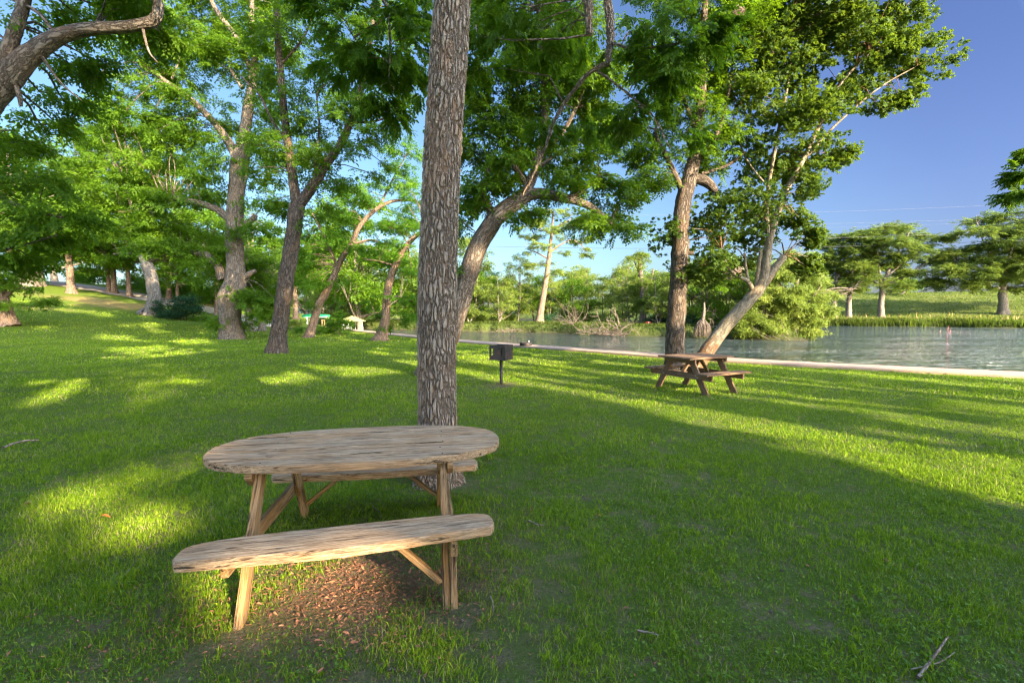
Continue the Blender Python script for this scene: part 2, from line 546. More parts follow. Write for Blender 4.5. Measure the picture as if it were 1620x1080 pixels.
def concrete_mat():
    m, t, out = newmat('pinkish concrete')
    pos = N(t, 'ShaderNodeNewGeometry').outputs[0]
    n1 = noise(t, pos, 1.6, 5, .65); n2 = noise(t, pos, 40, 3, .6)
    col = ramp(t, n1, [(.3, (.36, .24, .18)), (.7, (.47, .33, .25))])
    col = mixc(t, mth(t, 'MULTIPLY', n2, .25), col, (.24, .18, .14))
    principled(t, out, col, .85, n2, .3, .005, .2)
    return m


def water_mat():
    m, t, out = newmat('river water')
    pos = N(t, 'ShaderNodeNewGeometry').outputs[0]
    a = noise(t, mapping(t, pos, (.55, 1.5, 1), (0, 0, 0), (0, 0, R(-18))), 1.1, 2, .5, .5)
    b = noise(t, mapping(t, pos, (1.3, 3.2, 1), (3, 1, 0), (0, 0, R(12))), 2.2, 2, .5, .3)
    gust = noise(t, mapping(t, pos, (.05, .16, 1), (0, 0, 0), (0, 0, R(-10))), 1, 3, .6)
    amp = mth(t, 'ADD', .35, mth(t, 'MULTIPLY', ramp(t, gust, [(.4, (0, 0, 0)), (.65, (1, 1, 1))]), .8))
    h = mth(t, 'MULTIPLY', mth(t, 'ADD', a, mth(t, 'MULTIPLY', b, .5)), amp)
    p = N(t, 'ShaderNodeBsdfPrincipled', {'Base Color': (.026, .036, .028, 1), 'Roughness': .05, 'Specular IOR Level': .6, 'IOR': 1.36})
    bp = N(t, 'ShaderNodeBump', {'Strength': 1.0, 'Distance': 1.5, 'Height': h})
    t.links.new(bp.outputs[0], p.inputs['Normal'])
    t.links.new(p.outputs[0], out.inputs[0])
    return m


def gravel_mat():
    m, t, out = newmat('gravel road')
    pos = N(t, 'ShaderNodeNewGeometry').outputs[0]
    n1 = noise(t, pos, .8, 4, .6); n2 = noise(t, pos, 30, 4, .7)
    col = mixc(t, .5, ramp(t, n1, [(.3, (.26, .20, .16)), (.7, (.44, .36, .30))]), ramp(t, n2, [(.3, (.22, .18, .15)), (.7, (.46, .40, .35))]))
    principled(t, out, col, .95, n2, .6, .03, .1)
    return m


def grass_mat(name, dark, mid, light):
    m, t, out = newmat(name)
    tint = attr(t, 'tint', 2)
    pos = N(t, 'ShaderNodeNewGeometry').outputs[0]
    c = ramp(t, tint, [(0, dark), (.55, mid), (.90, light), (1.0, (.42, .34, .18))])
    big = noise(t, pos, .5, 4, .6)
    c = mixc(t, mth(t, 'MULTIPLY', ramp(t, big, [(.38, (0, 0, 0)), (.68, (1, 1, 1))]), .4), c, mixc(t, .5, c, (.14, .19, .03)))
    p = N(t, 'ShaderNodeBsdfPrincipled', {'Base Color': c, 'Roughness': .55, 'Specular IOR Level': .1})
    tr = N(t, 'ShaderNodeBsdfTranslucent', {'Color': mixc(t, .5, c, (.28, .44, .02))})
    mx = N(t, 'ShaderNodeMixShader', {0: .4})
    t.links.new(p.outputs[0], mx.inputs[1]); t.links.new(tr.outputs[0], mx.inputs[2]); t.links.new(mx.outputs[0], out.inputs[0])
    return m


M['ground'] = ground_mat(); M['concrete'] = concrete_mat(); M['water'] = water_mat(); M['gravel'] = gravel_mat()
M['grass'] = grass_mat('grass blade', (.065, .125, .007), (.165, .28, .010), (.34, .45, .022))
M['reed'] = grass_mat('bank reed', (.05, .068, .016), (.085, .105, .026), (.15, .15, .05))
M['reed_tip'] = plain('reed seed head', (.36, .22, .10), .9, .2)
M['clover'] = leaf_mat('clover leaf', (.06, .13, .012), (.11, .21, .018), (.18, .29, .03), (.28, .44, .03), .35)

# ------------------------------------------------------------------ shade pattern on the lawn
SH = SUN[:2] / np.linalg.norm(SUN[:2])
PE = np.array([-SH[1], SH[0]])


def ap(x, y):
    return x * SH[0] + y * SH[1], x * PE[0] + y * PE[1]


def _patch(px, py, rx, ry):
    c = on_ground(px, py); e1 = on_ground(px + rx, py); e2 = on_ground(px, py - ry)
    return c[0], c[1], abs(e1[0] - c[0]), abs(e2[1] - c[1])


PATCHES = [_patch(*q) for q in [(115, 798, 56, 18), (215, 840, 66, 20), (335, 915, 56, 22), (450, 926, 130, 50), (410, 975, 70, 26), (150, 935, 44, 12), (620, 1015, 60, 14),
                                (60, 606, 16, 2.6), (168, 566, 24, 1.2), (290, 604, 28, 1.6), (470, 607, 20, 1.2), (250, 578, 20, .9), (640, 560, 24, 1), (560, 553, 18, .9), (930, 600, 40, 2)]]


def lit(x, y):
    """ground chosen to be sunlit: unseen trees lose the leaves that would shade it (ground coordinates)"""
    a, p = ap(x, y)
    # along-noise keeps the fringe of the canopy uneven
    edge = 7.1 + (fbm(a * .22, p * .1 + 9, 31) - .5) * 2.0 + (fbm(a * .9, p * 1.3, 33) - .5) * .9
    edge = edge + sstep(-13, -22, a) * 2.2 + (fbm(a * .55, p * 3.4, 35) - .5) * 1.7
    L = p > edge
    streak = fbm(a * .11, p * 1.9, 37)
    L |= (streak > .66) & (p > 5.5 + fbm(a * .2, p * 0 + 5, 38) * 1.8) & (a > -16)
    L &= ~((streak < .40) & (p > edge) & (p < edge + 2.5))
    # long stripes kept shaded across the sunny side by leaves left on unseen trees
    for c, w, ph in ((8.4, .7, 0), (9.9, .35, 3), (11.2, .8, 5), (12.8, .45, 7), (14.2, .9, 9), (16.2, .6, 11)):
        cc = c + (fbm(a * .15, a * 0 + ph, 41) - .5) * .9
        ww = w * (.35 + 1.1 * fbm(a * .3, a * 0 + ph + 2, 43))
        L &= ~((np.abs(p - cc) < ww) & (fbm(a * .35, p * 0 + ph, 47) > .36))
    # dapples further out on the left
    d = fbm(a * .16, p * .55, 51, 3)
    L |= (d > .71) & (a < -12)
    for (cx, cy, rx, ry) in PATCHES:
        q = ((x - cx) / rx) ** 2 + ((y - cy) / ry) ** 2 + (fbm(x * 2.2, y * 2.2, 61) - .5) * 1.3
        L |= q < 1
    return L


_LG = (-60.0, -25.0, .07, 1300, 1200)
_LM = None


def lit_fast(x, y):
    global _LM
    x0, y0, st, nx, ny = _LG
    if _LM is None:
        gx, gy = np.meshgrid(x0 + np.arange(nx) * st, y0 + np.arange(ny) * st)
        _LM = lit(gx.ravel(), gy.ravel()).reshape(ny, nx)
    i = ((x - x0) / st).astype(int); j = ((y - y0) / st).astype(int)
    ok = (i >= 0) & (i < nx) & (j >= 0) & (j < ny)
    return ok & _LM[np.clip(j, 0, ny - 1), np.clip(i, 0, nx - 1)]


# ------------------------------------------------------------------ foliage
def rotm(yaw, pitch, roll):
    cy, sy, cp, sp, cr, sr = np.cos(yaw), np.sin(yaw), np.cos(pitch), np.sin(pitch), np.cos(roll), np.sin(roll)
    o = np.zeros_like(cy); i = np.ones_like(cy)
    Z = np.stack([np.stack([cy, -sy, o], -1), np.stack([sy, cy, o], -1), np.stack([o, o, i], -1)], -2)
    Y = np.stack([np.stack([cp, o, sp], -1), np.stack([o, i, o], -1), np.stack([-sp, o, cp], -1)], -2)
    X = np.stack([np.stack([i, o, o], -1), np.stack([o, cr, -sr], -1), np.stack([o, sr, cr], -1)], -2)
    return Z @ Y @ X


class Spray:
    """a twig of leaves, unit length along +x; per-leaf groups of kv vertices"""
    def __init__(s): s.V = []; s.F = []; s.L = []; s.n = 0; s.nl = 0

    def leaf(s, p, d, nrm, L, Wd, shape):
        p = np.array(p, float); d = np.array(d, float); d /= np.linalg.norm(d)
        nrm = np.array(nrm, float); sd = np.cross(nrm, d); sd /= np.linalg.norm(sd) + 1e-9; nrm = np.cross(d, sd)
        dr = -nrm * L * .16
        if shape == 'lance':
            pts = [p, p + d * L * .3 + sd * Wd * .5 + nrm * Wd * .12, p + d * L * .68 + sd * Wd * .36 + dr * .5 + nrm * Wd * .08, p + d * L + dr,
                   p + d * L * .68 - sd * Wd * .36 + dr * .5 + nrm * Wd * .08, p + d * L * .3 - sd * Wd * .5 + nrm * Wd * .12]
            fs = [(0, 1, 2, 3), (0, 3, 4, 5)]
        elif shape == 'star':
            pts = [p]; fs = []
            for ang, l in ((-.95, .8), (0, 1.0), (.95, .8)):
                dd = d * math.cos(ang) + sd * math.sin(ang); ss = np.cross(nrm, dd)
                k = len(pts)
                pts += [p + dd * L * l * .5 + ss * Wd * .27, p + dd * L * l + dr, p + dd * L * l * .5 - ss * Wd * .27]
                fs.append((0, k, k + 1, k + 2))
        else:
            pts = [p, p + d * L * .42 + sd * Wd * .5, p + d * L + dr, p + d * L * .42 - sd * Wd * .5]
            fs = [(0, 1, 2, 3)]
        s.V += pts; s.F += [tuple(i + s.n for i in f) for f in fs]; s.L += [s.nl] * len(fs)
        s.n += len(pts); s.nl += 1

    def done(s):
        s.V = np.array(s.V); s.F = np.array(s.F); s.L = np.array(s.L); return s


def rv(a): return rng.normal(0, a, 3)


def sp_pecan(shape, nleaf=4, nl=9):
    s = Spray()
    for q in range(nleaf):
        x0 = .15 + .6 * q / nleaf + rng.uniform(-.05, .05)
        az = rng.uniform(-1.2, 1.2) + (1 if q % 2 else -1) * .4
        d = np.array([math.cos(az), math.sin(az), rng.uniform(-.45, .15)]); d /= np.linalg.norm(d)
        up = np.array([0, 0, 1.]) + rv(.25)
        sd = np.cross(up, d); sd /= np.linalg.norm(sd); nm = np.cross(d, sd)
        Lr = rng.uniform(.5, .65)
        for i in range(nl):
            f = (i + 1) / (nl + 1)
            p = np.array([x0, 0, 0]) + d * Lr * f - np.array([0, 0, .18]) * f * f * Lr
            k = 1 if i % 2 else -1
            if i == nl - 1: ld = d
            else: ld = d * .55 + sd * k * .85 + rv(.1)
            s.leaf(p, ld - np.array([0, 0, .25]), nm + rv(.2), Lr * rng.uniform(.28, .40), Lr * .175, shape)
    return s.done()


def sp_broad(shape, n=12, L=.3, Wd=.27, flat=.5):
    s = Spray()
    for i in range(n):
        f = i / n
        az = rng.uniform(-2.2, 2.2) * (1 - .5 * f)
        d = np.array([math.cos(az), math.sin(az), rng.uniform(-.7, .25)])
        p = np.array([f * .9, 0, 0]) + d * rng.uniform(.05, .22) + np.array([0, 0, rng.normal(0, .1)])
        s.leaf(p, d, np.array([0, 0, 1.]) + rv(flat), L * rng.uniform(.75, 1.15), Wd * rng.uniform(.8, 1.1), shape)
    return s.done()


def sp_feather(n=5, m=6):
    s = Spray()
    for q in range(n):
        x0 = .1 + .75 * q / n; k = 1 if q % 2 else -1
        d = np.array([.75, k * rng.uniform(.5, .9), rng.uniform(-.2, .1)]); d /= np.linalg.norm(d)
        Lr = rng.uniform(.38, .55) * (1 - .3 * q / n)
        sd = np.array([-d[1], d[0], 0])
        for i in range(m):
            f = (i + .5) / m; kk = 1 if i % 2 else -1
            p = np.array([x0, 0, 0]) + d * Lr * f - np.array([0, 0, .15]) * f * f
            s.leaf(p, d * .7 + sd * kk * .7 + np.array([0, 0, -.25]) + rv(.15), np.array([0, 0, 1.]) + rv(.3), .27 * rng.uniform(.8, 1.2), .095, 'dia')
    return s.done()


PROTO = {
    'pecan': [sp_pecan('dia', 4, 9) for _ in range(2)] + [sp_broad('dia', 34, .21, .115, .55) for _ in range(3)],
    'pecan_near': [sp_pecan('lance', 5, 11) for _ in range(5)],
    'sycamore': [sp_broad('star', 11, .30, .34) for _ in range(4)],
    'cypress': [sp_feather() for _ in range(4)],
    'shrub': [sp_broad('dia', 20, .25, .15, .6) for _ in range(4)],
    'big': [sp_broad('dia', 12, .36, .20, .6) for _ in range(3)],
}


def stamp(kind, pos, yaw, pitch, roll, scale, tint):
    """leaf faces for many sprays of one kind: V, F, per-face tint"""
    Vs, Fs, Ts = [], [], []; off = 0
    pick = rng.integers(0, len(PROTO[kind]), len(pos))
    for i, pr in enumerate(PROTO[kind]):
        m = pick == i
        if not m.any(): continue
        Rm = rotm(yaw[m], pitch[m], roll[m])
        V = np.einsum('nij,vj->nvi', Rm, pr.V) * scale[m][:, None, None] + pos[m][:, None]
        n, k = V.shape[:2]
        F = pr.F[None] + (np.arange(n) * k)[:, None, None] + off
        lt = rng.normal(0, .13, (n, pr.nl))
        T = tint[m][:, None] + lt[:, pr.L]
        Vs.append(V.reshape(-1, 3)); Fs.append(F.reshape(-1, 4)); Ts.append(T.reshape(-1)); off += n * k
    return np.concatenate(Vs), np.concatenate(Fs), np.clip(np.concatenate(Ts), 0, .96 + .05 * rng.random(1))


def make_tree(name, label, cat, base, limbs, blobs, kind='pecan', leaf='leaf_pecan', bark='bark_pecan', group=None, rc=.8, ns=9, ss=.6,
              dens=2.0, flat=.5, droop=.25, sides=14, flare=.5, tw=1.0, lit_mask=False, hires=False, extra=None, rough=.24, tint0=.5, seed=None):
    """limbs: list of (n,4) arrays of world xyz + radius, first one the trunk; blobs: list of (centre, radii)"""
    global rng
    old = rng
    rng = np.random.default_rng(abs(hash_name(label)) if seed is None else seed)
    base = np.asarray(base, float)
    root = tag(empty(name, base), label, cat, group)
    TV, TF, TG = [], [], []; off = 0
    nodes = []
    for li, L in enumerate(limbs):
        L = np.asarray(L, float)
        ln = np.linalg.norm(np.diff(L[:, :3], axis=0), axis=1).sum()
        r0 = L[:, 3].max()
        n = int(np.clip(ln / max(r0 * .5, .06), 6, 90)); k = sides if r0 > .08 else 8
        if hires and li == 0: n, k = 900, 300
        Q = spline(L, n)
        Q[:, 3] = np.maximum(Q[:, 3], .006)
        if li == 0 and flare:
            hh = Q[:, 2] - base[2]
            Q[:, 3] *= 1 + flare * np.exp(-np.maximum(hh, 0) / (.8 * r0 + .05))
        if not hires or li:
            wob = .07 * Q[:, 3:4]
            Q[1:-1, :2] += (rng.normal(0, 1, (n - 2, 2))) * wob[1:-1] * .5
        V, F, G = tube(Q[:, :3], Q[:, 3], k, rough * (.4 if (hires and li == 0) else 1), li + int(rng.integers(0, 99)))
        if li == 0 and flare:   # buttressed roots
            hh = V[:, 2] - base[2]
            ang = np.arctan2(V[:, 1] - base[1], V[:, 0] - base[0])
            f = .22 * flare * np.exp(-np.maximum(hh, 0) / (.9 * r0 + .05)) * np.sin(ang * 5 + rng.uniform(0, 6))
            ctr = np.vstack([np.repeat(Q[:, :3], k, 0), Q[-1:, :3]])
            V = V + (V - ctr) * f[:, None]
        G = G + np.array([li * 3.1, li * 1.7, li * 5.0])
        TV.append(V - base); TF.append(F + off); TG.append(G); off += len(V)
        nd = spline(L, max(6, int(ln / .35)))
        if li == 0: nd = nd[int(len(nd) * .45):]
        nodes.append(nd)
    nodes = np.concatenate(nodes)
    dens = dens * 1.42; ns = ns * 2.2; ss = ss * .82
    pos, yaw, pit, sc, tn = [], [], [], [], []
    for (c, rad) in blobs:
        c = np.asarray(c); rad = np.asarray(rad)
        rcl = min(rc, max(rad) * .8)
        n = max(2, int(dens * (rad[0] * rad[2] + rad[1] * rad[2] + rad[0] * rad[1]) / 3 / rcl ** 2))
        u = rng.normal(0, 1, (n, 3)); u /= np.linalg.norm(u, axis=1)[:, None]
        cl = c + u * rad * (rng.random(n) ** .45)[:, None]
        for q in cl:
            d = np.linalg.norm(nodes[:, :3] - q, axis=1) + np.maximum(nodes[:, 2] - q[2], 0) * .5
            i = int(np.argmin(d)); a = nodes[i]
            dv = q - a[:3]; dl = np.linalg.norm(dv)
            # the branch that carries this clump
            if dl > .15:
                b = np.stack([a[:3], a[:3] + dv * .4 + np.array([0, 0, .12 * dl]) + rng.normal(0, .07 * dl, 3), q + rng.normal(0, .04 * dl, 3), q + dv / dl * rcl * .4])
                r1 = min(a[3] * .55, (.010 + .011 * dl) * tw)
                m = int(np.clip(dl / .25, 5, 12))
                Q = spline(np.hstack([b, np.array([[r1], [r1 * .75], [r1 * .45], [r1 * .2]])]), m)
                V, F, G = tube(Q[:, :3], np.maximum(Q[:, 3], .003), 5)
                TV.append(V - base); TF.append(F + off); TG.append(G); off += len(V)
            k = max(2, int(ns * rng.uniform(.6, 1.4)))
            o = rng.normal(0, .40, (k, 3)) * rcl * np.array([1, 1, flat])
            pp = q + o
            hd = dv[:2] / (np.linalg.norm(dv[:2]) + 1e-6)
            out = o[:, :2] / rcl + hd * .6
            pos.append(pp); yaw.append(np.arctan2(out[:, 1], out[:, 0]) + rng.normal(0, .5, k))
            pit.append(rng.normal(droop, .3, k)); sc.append(ss * rng.uniform(.75, 1.25, k))
            tn.append(np.full(k, tint0 + rng.normal(0, .12)) + rng.normal(0, .05, k))
    V = np.concatenate(TV); F = np.concatenate(TF)
    mk('trunk', V, clean_quads(F), M[bark], root, True, {'gc': ('POINT', 'FLOAT_VECTOR', np.concatenate(TG))})
    if pos:
        pos = np.concatenate(pos); yaw = np.concatenate(yaw); pit = np.concatenate(pit); sc = np.concatenate(sc); tn = np.concatenate(tn)
        V, F, T = stamp(kind, pos, yaw, pit, rng.normal(0, .35, len(pos)), sc, tn)
        if lit_mask:  # cut away leaves that would shade the chosen sunny ground
            g = V[:, :2] - SUN[:2] * (V[:, 2:3] / SUN[2])
            lv = lit_fast(g[:, 0], g[:, 1])
            keep = ~lv[F].any(1)
            F = F[keep]; T = T[keep]
            used, inv = np.unique(F.reshape(-1), return_inverse=True)
            V = V[used]; F = inv.reshape(-1, 4)
        mk('crown', V - base, F, M[leaf], root, False, {'tint': ('FACE', 'FLOAT', T)})
    rng = old
    return root


def hash_name(s):
    h = 2166136261
    for ch in s: h = ((h ^ ord(ch)) * 16777619) & 0xFFFFFFFF
    return h


def ptree(name, label, base_px, limbs, blobs, d=None, cat='tree', dscale=1.0, **kw):
    """a tree described where it shows in the photograph: limbs (px, py, radius m[, metres further]) and crown masses (px, py, rx, ry[, metres further])"""
    b = on_ground(*base_px) if d is None else at(base_px[0], base_px[1], d)
    d0 = b[1]
    if d is not None: b[2] = float(height(b[0], b[1]))
    WL = []
    for i, L in enumerate(limbs):
        rows = []
        for q in L:
            p = at(q[0], q[1], d0 + (q[3] if len(q) > 3 else 0))
            rows.append([*p, q[2]])
        if i == 0: rows.insert(0, [b[0], b[1], b[2] - .25, rows[0][3]])
        WL.append(np.array(rows))
    WB = []
    lr = random.Random(hash_name(label))
    for q in blobs:
        dd = q[4] if len(q) > 4 else lr.uniform(-.4, .4) * (q[2] + q[3]) / 2 * d0 / FPX * dscale
        de = d0 + dd
        k = de / FPX
        WB.append((at(q[0], q[1], de), (q[2] * k, max(q[2], q[3]) * k * .8 * dscale, q[3] * k)))
    return make_tree(name, label, cat, b, WL, WB, **kw)


def copy_thing(src, loc, rz, sc, label, group=None):
    r = src.copy(); COL.objects.link(r)
    r.location = loc; r.rotation_euler = (0, 0, rz); r.scale = (sc, sc, sc)
    r['label'] = label
    if group: r['group'] = group
    for ch in list(src.children):
        c = ch.copy(); COL.objects.link(c); c.parent = r
        for g in list(ch.children):
            e = g.copy(); COL.objects.link(e); e.parent = c
    return r

# ================================================================== SETTING
def ground_mesh():
    def sp(a, b, h0, g):      # spacing that grows away from zero
        out = [0.]; h = h0
        while out[-1] < b: out.append(out[-1] + h); h *= g
        neg = [0.]; h = h0
        while neg[-1] > a: neg.append(neg[-1] - h); h *= g
        return np.array(neg[::-1][:-1] + out)
    xs = sp(-1500, 1500, .34, 1.016)
    vneg = -np.array([.0])
    va = sp(-400, 0, .30, 1.02); va = va[va <= 0]
    vb = np.concatenate([[.02, .4, 1.0], np.arange(1.8, 100, .75), 100 + np.cumsum(1.2 * 1.05 ** np.arange(75))])
    X = np.repeat(xs[None], len(va) + len(vb), 0)
    v = np.concatenate([va, vb])[:, None]
    Y = wall_y(X) + v
    Z = height(X, np.where(v <= 0, Y - 1e-4, Y))
    V = np.stack([X, Y, Z], -1).reshape(-1, 3)
    r, c = X.shape
    i = np.arange(r - 1)[:, None] * c + np.arange(c - 1)[None]
    F = np.stack([i, i + 1, i + c + 1, i + c], -1).reshape(-1, 4)
    x, y = V[:, 0], V[:, 1]
    dirt = .95 * np.exp(-(((x + .95) / .8) ** 2 + ((y - 2.75) / .45) ** 2)) + .8 * np.exp(-((x + .25) ** 2 + (y - 10.8) ** 2) / .18)
    vv = y - wall_y(x)
    dirt = np.where(vv > 0, 0, dirt)
    mud = np.where(vv > 0, np.clip(1.1 - (V[:, 2] - WATER_Z) / .5, 0, 1), 0)
    wild = np.where(vv > 0, 1.0, 0)
    t = -.93 * x + .37 * y
    clay = sstep(.52, .66, fbm(x * .25 + 3, y * .25, 71)) * sstep(45, 49, t) * sstep(58, 53, t) * (vv < 0)
    near = np.exp(-(np.hypot(x, y) / 14) ** 2) * (vv < 0)
    o = mk('lawn', V, F, M['ground'], None, True, {'dirt': ('POINT', 'FLOAT', np.clip(dirt, 0, 1)), 'clay': ('POINT', 'FLOAT', clay * .6), 'near': ('POINT', 'FLOAT', near), 'mud': ('POINT', 'FLOAT', mud), 'wild': ('POINT', 'FLOAT', wild)})
    tag(o, kind='structure')


ground_mesh()
wx = 1600
tag(mk('water', [(-wx, -60, WATER_Z), (wx, -60, WATER_Z), (wx, 1500, WATER_Z), (-wx, 1500, WATER_Z)], np.array([[0, 1, 2, 3]]), M['water']), kind='structure')


def seawall():
    """pinkish concrete edging with a joint every metre"""
    xs = np.concatenate([np.linspace(26, -44, 900)])
    P = np.stack([xs, wall_y(xs)], -1)
    ln = np.concatenate([[0], np.cumsum(np.linalg.norm(np.diff(P, axis=0), axis=1))])
    mb = MB()
    n = int(ln[-1] / 1.12)
    def pt(s):
        p = np.array([np.interp(s, ln, P[:, 0]), np.interp(s, ln, P[:, 1])])
        q = np.array([np.interp(s + .05, ln, P[:, 0]), np.interp(s + .05, ln, P[:, 1])])
        t = (q - p) / (np.linalg.norm(q - p) + 1e-9)
        return p, np.array([t[1], -t[0]]) - t * .42
    lr = random.Random(5)
    for i in range(n):
        s0, s1 = i * 1.12 + .004, (i + 1) * 1.12 - .004
        zt = .062 + lr.uniform(-.002, .002)
        (a, na), (b, nb) = pt(s0), pt(s1)
        V = []
        for z, w0, w1 in ((-2.2, -.06, .96), (zt - .02, -.08, .98), (zt, -.06, .96)):
            V += [(*(a + na * w0), z), (*(b + nb * w0), z), (*(b + nb * w1), z), (*(a + na * w1), z)]
        F = []
        for k in (0, 4):
            F += [(k + j, k + (j + 1) % 4, k + 4 + (j + 1) % 4, k + 4 + j) for j in range(4)]
        F.append((8, 9, 10, 11))
        mb.add(V, F)
        # the footing runs on under the joints
        (c, nc), (d, nd) = pt(i * 1.12), pt((i + 1) * 1.12)
        mb.add([(*(c + nc * -.05), .048), (*(d + nd * -.05), .048), (*(d + nd * .95), .048), (*(c + nc * .95), .048), (*(c + nc * -.05), -.5), (*(d + nd * -.05), -.5), (*(d + nd * .95), -1.5), (*(c + nc * .95), -1.5)],
               [(0, 1, 2, 3), (4, 5, 1, 0), (3, 2, 6, 7)])
    tag(mb.build('seawall', M['concrete']), 'low pinkish concrete seawall curving between the lawn and the river', 'wall')


seawall()


def strip(name, pts, widths, mat, dz=.03):
    P = spline(np.array(pts, float), 60); Wd = np.interp(np.linspace(0, 1, 60), np.linspace(0, 1, len(widths)), widths)
    T = np.gradient(P[:, :2], axis=0); T /= np.linalg.norm(T, axis=1)[:, None]; Nn = np.stack([-T[:, 1], T[:, 0]], -1)
    V = []; k = 7
    for i in range(60):
        for j in range(k):
            q = P[i, :2] + Nn[i] * Wd[i] * (j / (k - 1) - .5) * (1 + .1 * math.sin(i * .9 + j))
            V.append((q[0], q[1], float(height(q[0], q[1])) + dz))
    F = np.array([(i * k + j, i * k + j + 1, (i + 1) * k + j + 1, (i + 1) * k + j) for i in range(59) for j in range(k - 1)])
    return tag(mk(name, V, F, mat, None, True), kind='structure')


_r = [np.array([-60., 52.5])] + [on_ground(*q)[:2] for q in [(110, 451), (170, 460), (215, 468), (270, 479), (330, 491), (375, 501), (420, 510)]]
strip('gravel_road', _r, [4.2, 4.2, 4.0, 4.0, 3.6, 3.0], M['gravel'], .06)


# ------------------------------------------------------------------ lawn grass (beyond counting)
def frustum_points(d0, d1, per_m2, margin=1.15):
    n = int((d1 ** 2 - d0 ** 2) / 2 * 2 * margin * 1.0946 * per_m2)
    d = np.sqrt(rng.uniform(d0 ** 2, d1 ** 2, n)); u = rng.uniform(-1, 1, n)
    x = u * (d * 1.0946 * margin + .3)
    return x, d


def bald(x, y):
    """0 where grass is full, up to 1 where soil and litter show"""
    b = .88 * np.exp(-(((x + .95) / .62) ** 2 + ((y - 2.8) / .42) ** 2)) + .8 * np.exp(-(((x + .7) / .45) ** 2 + ((y - 4.4) / .45) ** 2))
    b = b + .95 * np.exp(-((x + .25) ** 2 + (y - 10.8) ** 2) / .2)
    b = b + .9 * np.exp(-(((x - 1.55) / .3) ** 2 + ((y - 2.5) / .22) ** 2)) + .75 * np.exp(-(((x + 2.0) / .45) ** 2 + ((y - 2.3) / .35) ** 2)) + .5 * np.exp(-(((x - .1) / .8) ** 2 + ((y - 2.6) / .5) ** 2)) + .45 * np.exp(-(((x - 2.0) / 1.2) ** 2 + ((y - 3.6) / .25) ** 2))
    b = b + .42 * sstep(.58, .75, fbm(x * 1.1, y * 1.1, 81)) * sstep(20, 8, y) + .4 * sstep(.6, .72, fbm(x * 4.5, y * 4.5, 83)) * sstep(9, 5, y)
    return np.clip(b, 0, 1)


def blades(x, y, h, w, lean, tint, curve=.5):
    n = len(x)
    z = height(x, y) - .004
    az = rng.uniform(0, 2 * math.pi, n); dx, dy = np.cos(az), np.sin(az)
    fz = rng.uniform(0, 2 * math.pi, n); sx, sy = np.cos(fz) * w / 2, np.sin(fz) * w / 2
    l1 = h * lean * .35; l2 = h * lean
    b = np.stack([x, y, z], -1); side = np.stack([sx, sy, np.zeros(n)], -1); dr = np.stack([dx, dy, np.zeros(n)], -1)
    up = np.array([0, 0, 1.])
    m = b + dr * l1[:, None] + up * (h * .58)[:, None]
    tp = b + dr * l2[:, None] + up * (h * (1 - .35 * lean))[:, None]
    V = np.stack([b - side, b + side, m + side * .75, m - side * .75, tp], 1).reshape(-1, 3)
    o = (np.arange(n) * 5)[:, None]
    F = np.stack([o + [0, 1, 2], o + [0, 2, 3], o + [3, 2, 4]], 1).reshape(-1, 3)
    return V, F, np.repeat(tint, 3)


def lawn_grass():
    Vs, Fs, Ts = [], [], []; off = 0
    for d0, d1, dens, h, w in ((1.3, 3.2, 18000, .038, .0036), (3.2, 5.5, 10000, .038, .0046), (5.5, 9, 3600, .038, .007), (9, 15, 1200, .045, .013), (15, 26, 330, .045, .025), (26, 40, 80, .05, .05)):
        x, y = frustum_points(d0, d1, dens)
        clump = fbm(x * 5, y * 5, 91, 2)
        keep = (rng.random(len(x)) > bald(x, y)) & (y < wall_y(x) - .05) & (rng.random(len(x)) < .45 + .9 * clump) & (np.hypot(x + .67, y - 4.52) > .26)
        x, y, clump = x[keep], y[keep], clump[keep]
        n = len(x)
        patch = fbm(x * .8, y * .8, 95)
        hh = h * .82 * rng.gamma(5, 1 / 5, n) * (.45 + 1.0 * clump) * (.55 + .9 * patch)
        ti = np.clip(.50 + rng.normal(0, .27, n) + (patch - .5) * .6, 0, .92)
        ti[rng.random(n) < .04 + .10 * sstep(.45, .7, fbm(x * 2.1 + 7, y * 2.1, 97))] = 1.0
        V, F, T = blades(x, y, hh, w * rng.uniform(.7, 1.4, n), rng.beta(2, 2.2, n) * 1.1, ti)
        Vs.append(V); Fs.append(F + off); Ts.append(T); off += len(V)
    # coarser, paler tufts standing a little above the mown blades
    for d0, d1, dens, w in ((1.3, 3.4, 420, .0062), (3.4, 6.5, 260, .0078)):
        x, y = frustum_points(d0, d1, dens)
        keep = (rng.random(len(x)) > bald(x, y) * 1.2) & (np.hypot(x + .67, y - 4.52) > .3) & (fbm(x * 2.4, y * 2.4, 111) > .46)
        x, y = x[keep], y[keep]
        m = 4; x = np.repeat(x, m) + rng.normal(0, .008, len(x) * m); y = np.repeat(y, m) + rng.normal(0, .008, len(y) * m); n = len(x)
        V, F, T = blades(x, y, rng.uniform(.03, .065, n), np.full(n, w) * rng.uniform(.7, 1.3, n), rng.beta(2, 2, n) * 1.2, np.clip(.72 + rng.normal(0, .14, n), 0, .9))
        Vs.append(V); Fs.append(F + off); Ts.append(T); off += len(V)
    o = mk('grass', np.concatenate(Vs), np.concatenate(Fs), M['grass'], None, False, {'tint': ('FACE', 'FLOAT', np.concatenate(Ts))})
    tag(o, 'short green lawn grass growing across the park', 'grass', kind='stuff')


lawn_grass()


